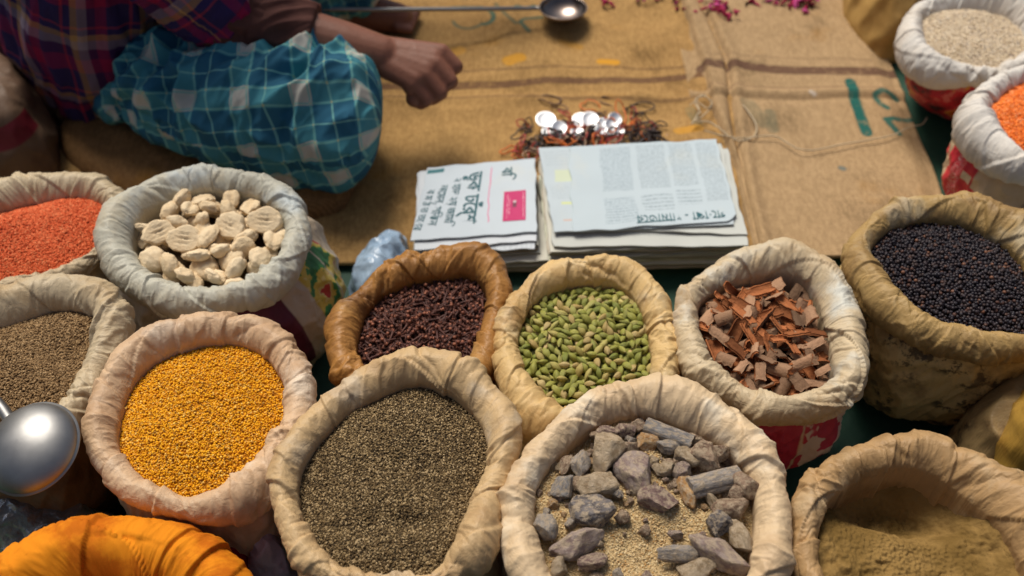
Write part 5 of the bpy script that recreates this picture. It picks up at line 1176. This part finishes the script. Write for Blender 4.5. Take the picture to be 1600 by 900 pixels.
loft('lungi', [lq(215, 118, .125), lq(245, 122, .13), lq(290, 136, .135), lq(380, 160, .135), lq(460, 176, .132), lq(530, 184, .128), lq(597, 190, .120)],
     [(.085, .075), (.09, .08), (.105, .095), (.115, .108), (.118, .118), (.116, .118), (.105, .108)], lun, lungi_wr, cap1=.17, cap0=.05, flat=.035, nu=300, nv=260, uvoff=(.01, .02))
loft('lungi', [lq(230, 20, .14), lq(400, -30, .14), lq(560, -60, .13), lq(600, -62, .12)], [(.11, .10), (.105, .10), (.10, .10), (.08, .08)], lun, lungi_wr, cap1=.2, cap0=.08, flat=.03)
# loose front fold of the lungi hanging beside the hip
def fold_wr(T, A, L): return .008*noise(np.cos(A)*2, np.sin(A)*2, L*12)+.008*(.3-np.abs(noise(L*40+np.cos(A)*3, np.sin(A)*2, 4)))
loft('lungi_fold', [lq(232, 72, .17), lq(206, 108, .13), lq(196, 150, .085), lq(212, 186, .05)], [(.045, .055), (.062, .065), (.062, .062), (.06, .045)], lun, fold_wr, cap0=.1, cap1=.12, flat=.035, uvoff=(.3, .2))
def shirt_wr(T, A, L):
    x, y = np.cos(A), np.sin(A)
    return .012*noise(x*2, y*2, L*5)+.014*(.3-np.abs(noise(x*4+L*4, y*4, L*7)))*(1.3-T)+.006*(.3-np.abs(noise(x*9, y*9, L*16)))
tb = hip*[1, 1, 0]
loft('shirt', [tb+[-.02, .02, .075], tb+[-.015, .015, .13], tb+[0, 0, .22], tb+[.05, 0, .38], tb+[.10, .005, .54], tb+[.125, .01, .625]], [(.185, .150), (.185, .150), (.19, .15), (.20, .145), (.205, .13), (.08, .075)], shi, shirt_wr, nu=260, nv=200)
def sleeve_wr(T, A, L):
    x, y = np.cos(A), np.sin(A); return .006*noise(x*2, y*2, L*9)+.010*(.3-np.abs(noise(L*34+x*2, x*1.5, y*1.5)))+.004*(.3-np.abs(noise(L*80, x*4, y*4)))
pe = elb-(elb-sh_r)*.16
loft('sleeve', [sh_r-[.01, -.03, -.01], sh_r+(elb-sh_r)*.5, pe, elb-(elb-sh_r)*.08], [(.090, .090), (.088, .086), (.080, .078), (.070, .068)], shi, sleeve_wr, cap0=.12, uvoff=(.03, .05))
loft('sleeve', [sh_l-[.01, .03, -.01], sh_l+(el_l-sh_l)*.5, el_l-(el_l-sh_l)*.05, el_l+(wr_l-el_l)*.2], [(.090, .090), (.086, .084), (.078, .076), (.066, .064)], shi, sleeve_wr, cap0=.12, uvoff=(.01, .02))
def cuff_wr(T, A, L): return .005*noise(np.cos(A)*2, np.sin(A)*2, L*14)+.007*(.3-np.abs(noise(L*26+np.cos(A)*2.5, np.sin(A)*2.2, 5)))+.002*(.3-np.abs(noise(L*60+np.cos(A)*5, np.sin(A)*5, 8)))
loft('rolled_cuff', [elb-(elb-sh_r)*.14-(wri-elb)*.02, elb+(wri-elb)*.06, elb+(wri-elb)*.30, elb+(wri-elb)*.50, elb+(wri-elb)*.53, elb+(wri-elb)*.515], [(.072, .070), (.076, .074), (.068, .066), (.062, .060), (.057, .055), (.040, .038)], cuffm, cuff_wr)
#EXTRAS
# unseen cloth cover on posts, added to keep the sun off the far left
aw = empty('added_awning', (-3.2, 3.25, 0)); tag(aw, 'unseen dark cloth cover on wooden poles, added to shade the left side', 'added_awning')
X, Y = np.meshgrid(np.linspace(-1.2, 1.05, 40), np.linspace(-1.1, 1.5, 40), indexing='ij')
Zt = 2.25+.10*np.cos(X*1.3)*np.cos(Y*1.1)+.03*noise(X*3, Y*3, 1)
top_ = np.stack([X, Y, Zt], -1).reshape(-1, 3); f_ = grid_faces(40, 40)
obj('added_canopy', mesh_np('added_canopy', np.concatenate([top_, top_-[0, 0, .004]]), [f_, f_[:, ::-1]+1600], mats=[simple_mat('added_awning_cloth', (.05, .035, .03), (.09, .06, .05), 6, .9, .1)]), aw)
for qx, qy in ((-1.1, -1.0), (.98, -1.02), (-1.1, 1.4), (.95, 1.4)):
    v_, f2_ = tube([(qx, qy, -.01), (qx+.01, qy, 1.1), (qx, qy, 2.32)], [.03, .028, .025], 10); obj('added_pole', mesh_np('added_pole', v_, f2_, mats=[simple_mat('pole_wood', (.12, .07, .04), (.2, .13, .08), 10)]), aw)
lump('plastic_bag', [(545, 455), (560, 415), (590, 368), (632, 360), (640, 385), (640, 420), (620, 470), (570, 500)], .0, .075, simple_mat('blue_plastic', (.22, .34, .50), (.42, .54, .66), 24, .25, .5, 50, .5, .006), 'crumpled shiny blue plastic bag wedged between burlap and the oily brown sack', 'plastic bag', p=2.4, na=.016, cre=.014, cf=22, seed=12)
lump('plastic_bag', [(385, 835), (400, 808), (440, 800), (460, 860), (470, 930), (420, 950), (390, 900)], .05, .13, simple_mat('lilac_plastic', (.35, .24, .30), (.52, .42, .44), 40, .35, .5, 60, .5, .006), 'crumpled lilac plastic bag squeezed beside the tan sack', 'plastic bag', p=3, na=.014, cre=.012, cf=28, seed=13)
lump('cloth_bundle', [(355, 850), (385, 830), (410, 870), (420, 930), (370, 960), (340, 900)], .03, .15, simple_mat('dark_red_cloth', (.16, .008, .014), (.24, .015, .02), 30, .8, .2, 60, .4, .005), 'dark red cloth bundle between the orange sack and the lilac bag', 'cloth bundle', p=4, na=.01, cre=.008, seed=14)
clear = NT('clear_plastic'); o_ = clear.co('Object')
clear.out(clear.mix(clear.noise(30, 4, o_), (.10, .095, .085), (.20, .19, .17)), .18, .6, clear.bump(clear.noise(28, 5, o_), .8, .012))
clear.b.inputs['Transmission Weight'].default_value = .35
lump('plastic_bag', [(-80, 850), (-40, 800), (40, 780), (120, 778), (180, 800), (200, 840), (150, 880), (40, 900), (-60, 890)], .02, .13, clear.m, 'crumpled greyish clear plastic bag behind the orange sack', 'plastic bag', p=2.6, na=.016, cre=.016, cf=20, seed=15)
lump('filled_sack', [(1320, -40), (1322, 5), (1350, 50), (1385, 82), (1440, 60), (1490, 0), (1500, -80), (1440, -140), (1360, -130)], .0, .20, cloth_mat('golden_weave', (.52, .32, .10), (.3, .16, .04), .4, .55, .4), 'golden brown filled sack at the top right behind the rice sack', 'sack', p=4, na=.018, cre=.014, cf=14, nf=6, seed=16, zm=.03)
lump('filled_sack', [(1558, 680), (1572, 630), (1600, 600), (1660, 585), (1740, 610), (1760, 690), (1700, 750), (1620, 745), (1575, 725)], .0, .26, mustardy, 'mustard yellow filled sack at the right edge', 'sack', p=5, na=.014, cre=.012, cf=14, nf=6, seed=17, zm=.16)
lump('filled_sack', [(1490, 690), (1505, 650), (1545, 615), (1600, 600), (1640, 640), (1640, 720), (1580, 750), (1510, 735)], .0, .17, stained_dark, 'low sack with blackish stains between the peppercorn and powder sacks', 'sack', p=4, na=.014, cre=.012, cf=16, nf=7, seed=18, zm=.10)
lump('filled_sack', [(1575, 350), (1585, 322), (1630, 312), (1680, 330), (1690, 380), (1620, 390)], .0, .15, white, 'white sack corner behind the peppercorn sack at the right edge', 'sack', p=4, na=.01, cre=.01, seed=19, zm=.14)
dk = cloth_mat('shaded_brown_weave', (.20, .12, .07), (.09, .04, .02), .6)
lump('filled_sack', [(-120, 230), (-90, 120), (-10, 92), (60, 140), (92, 195), (60, 255), (-20, 275), (-100, 270)], .0, .17, cloth_mat('shade_toned_brown_weave', (.15, .09, .055), (.10, .05, .03), .5, prints=lambda m, c: m.mix(uvbox(m, .60, .95, .80, .92), c, (.17, .01, .02))), 'dull brown sack with red stripe at the far left', 'sack', p=5, na=.016, cre=.012, cf=13, nf=6, seed=20, zm=.07)  # cloth and stripe colours darkened to stand in for shade on this sack
lump('cloth_bundle', [(70, 165), (85, 130), (120, 125), (140, 150), (130, 185), (90, 190)], .0, .09, dk, 'small dark bundle between the dull brown sack and the man', 'cloth bundle', p=3, na=.012, cre=.01, seed=21)
lump('cloth_bundle', [(-120, 40), (-60, -40), (30, -50), (75, 0), (70, 60), (10, 85), (-80, 90)], .0, .16, simple_mat('dusky_purple_cloth', (.07, .03, .055), (.12, .055, .08), 25, .8, .2, 40, .4, .005), 'dusky purple cloth bundle behind the man at the top left corner', 'cloth bundle', p=3, na=.02, cre=.014, cf=13, seed=22)
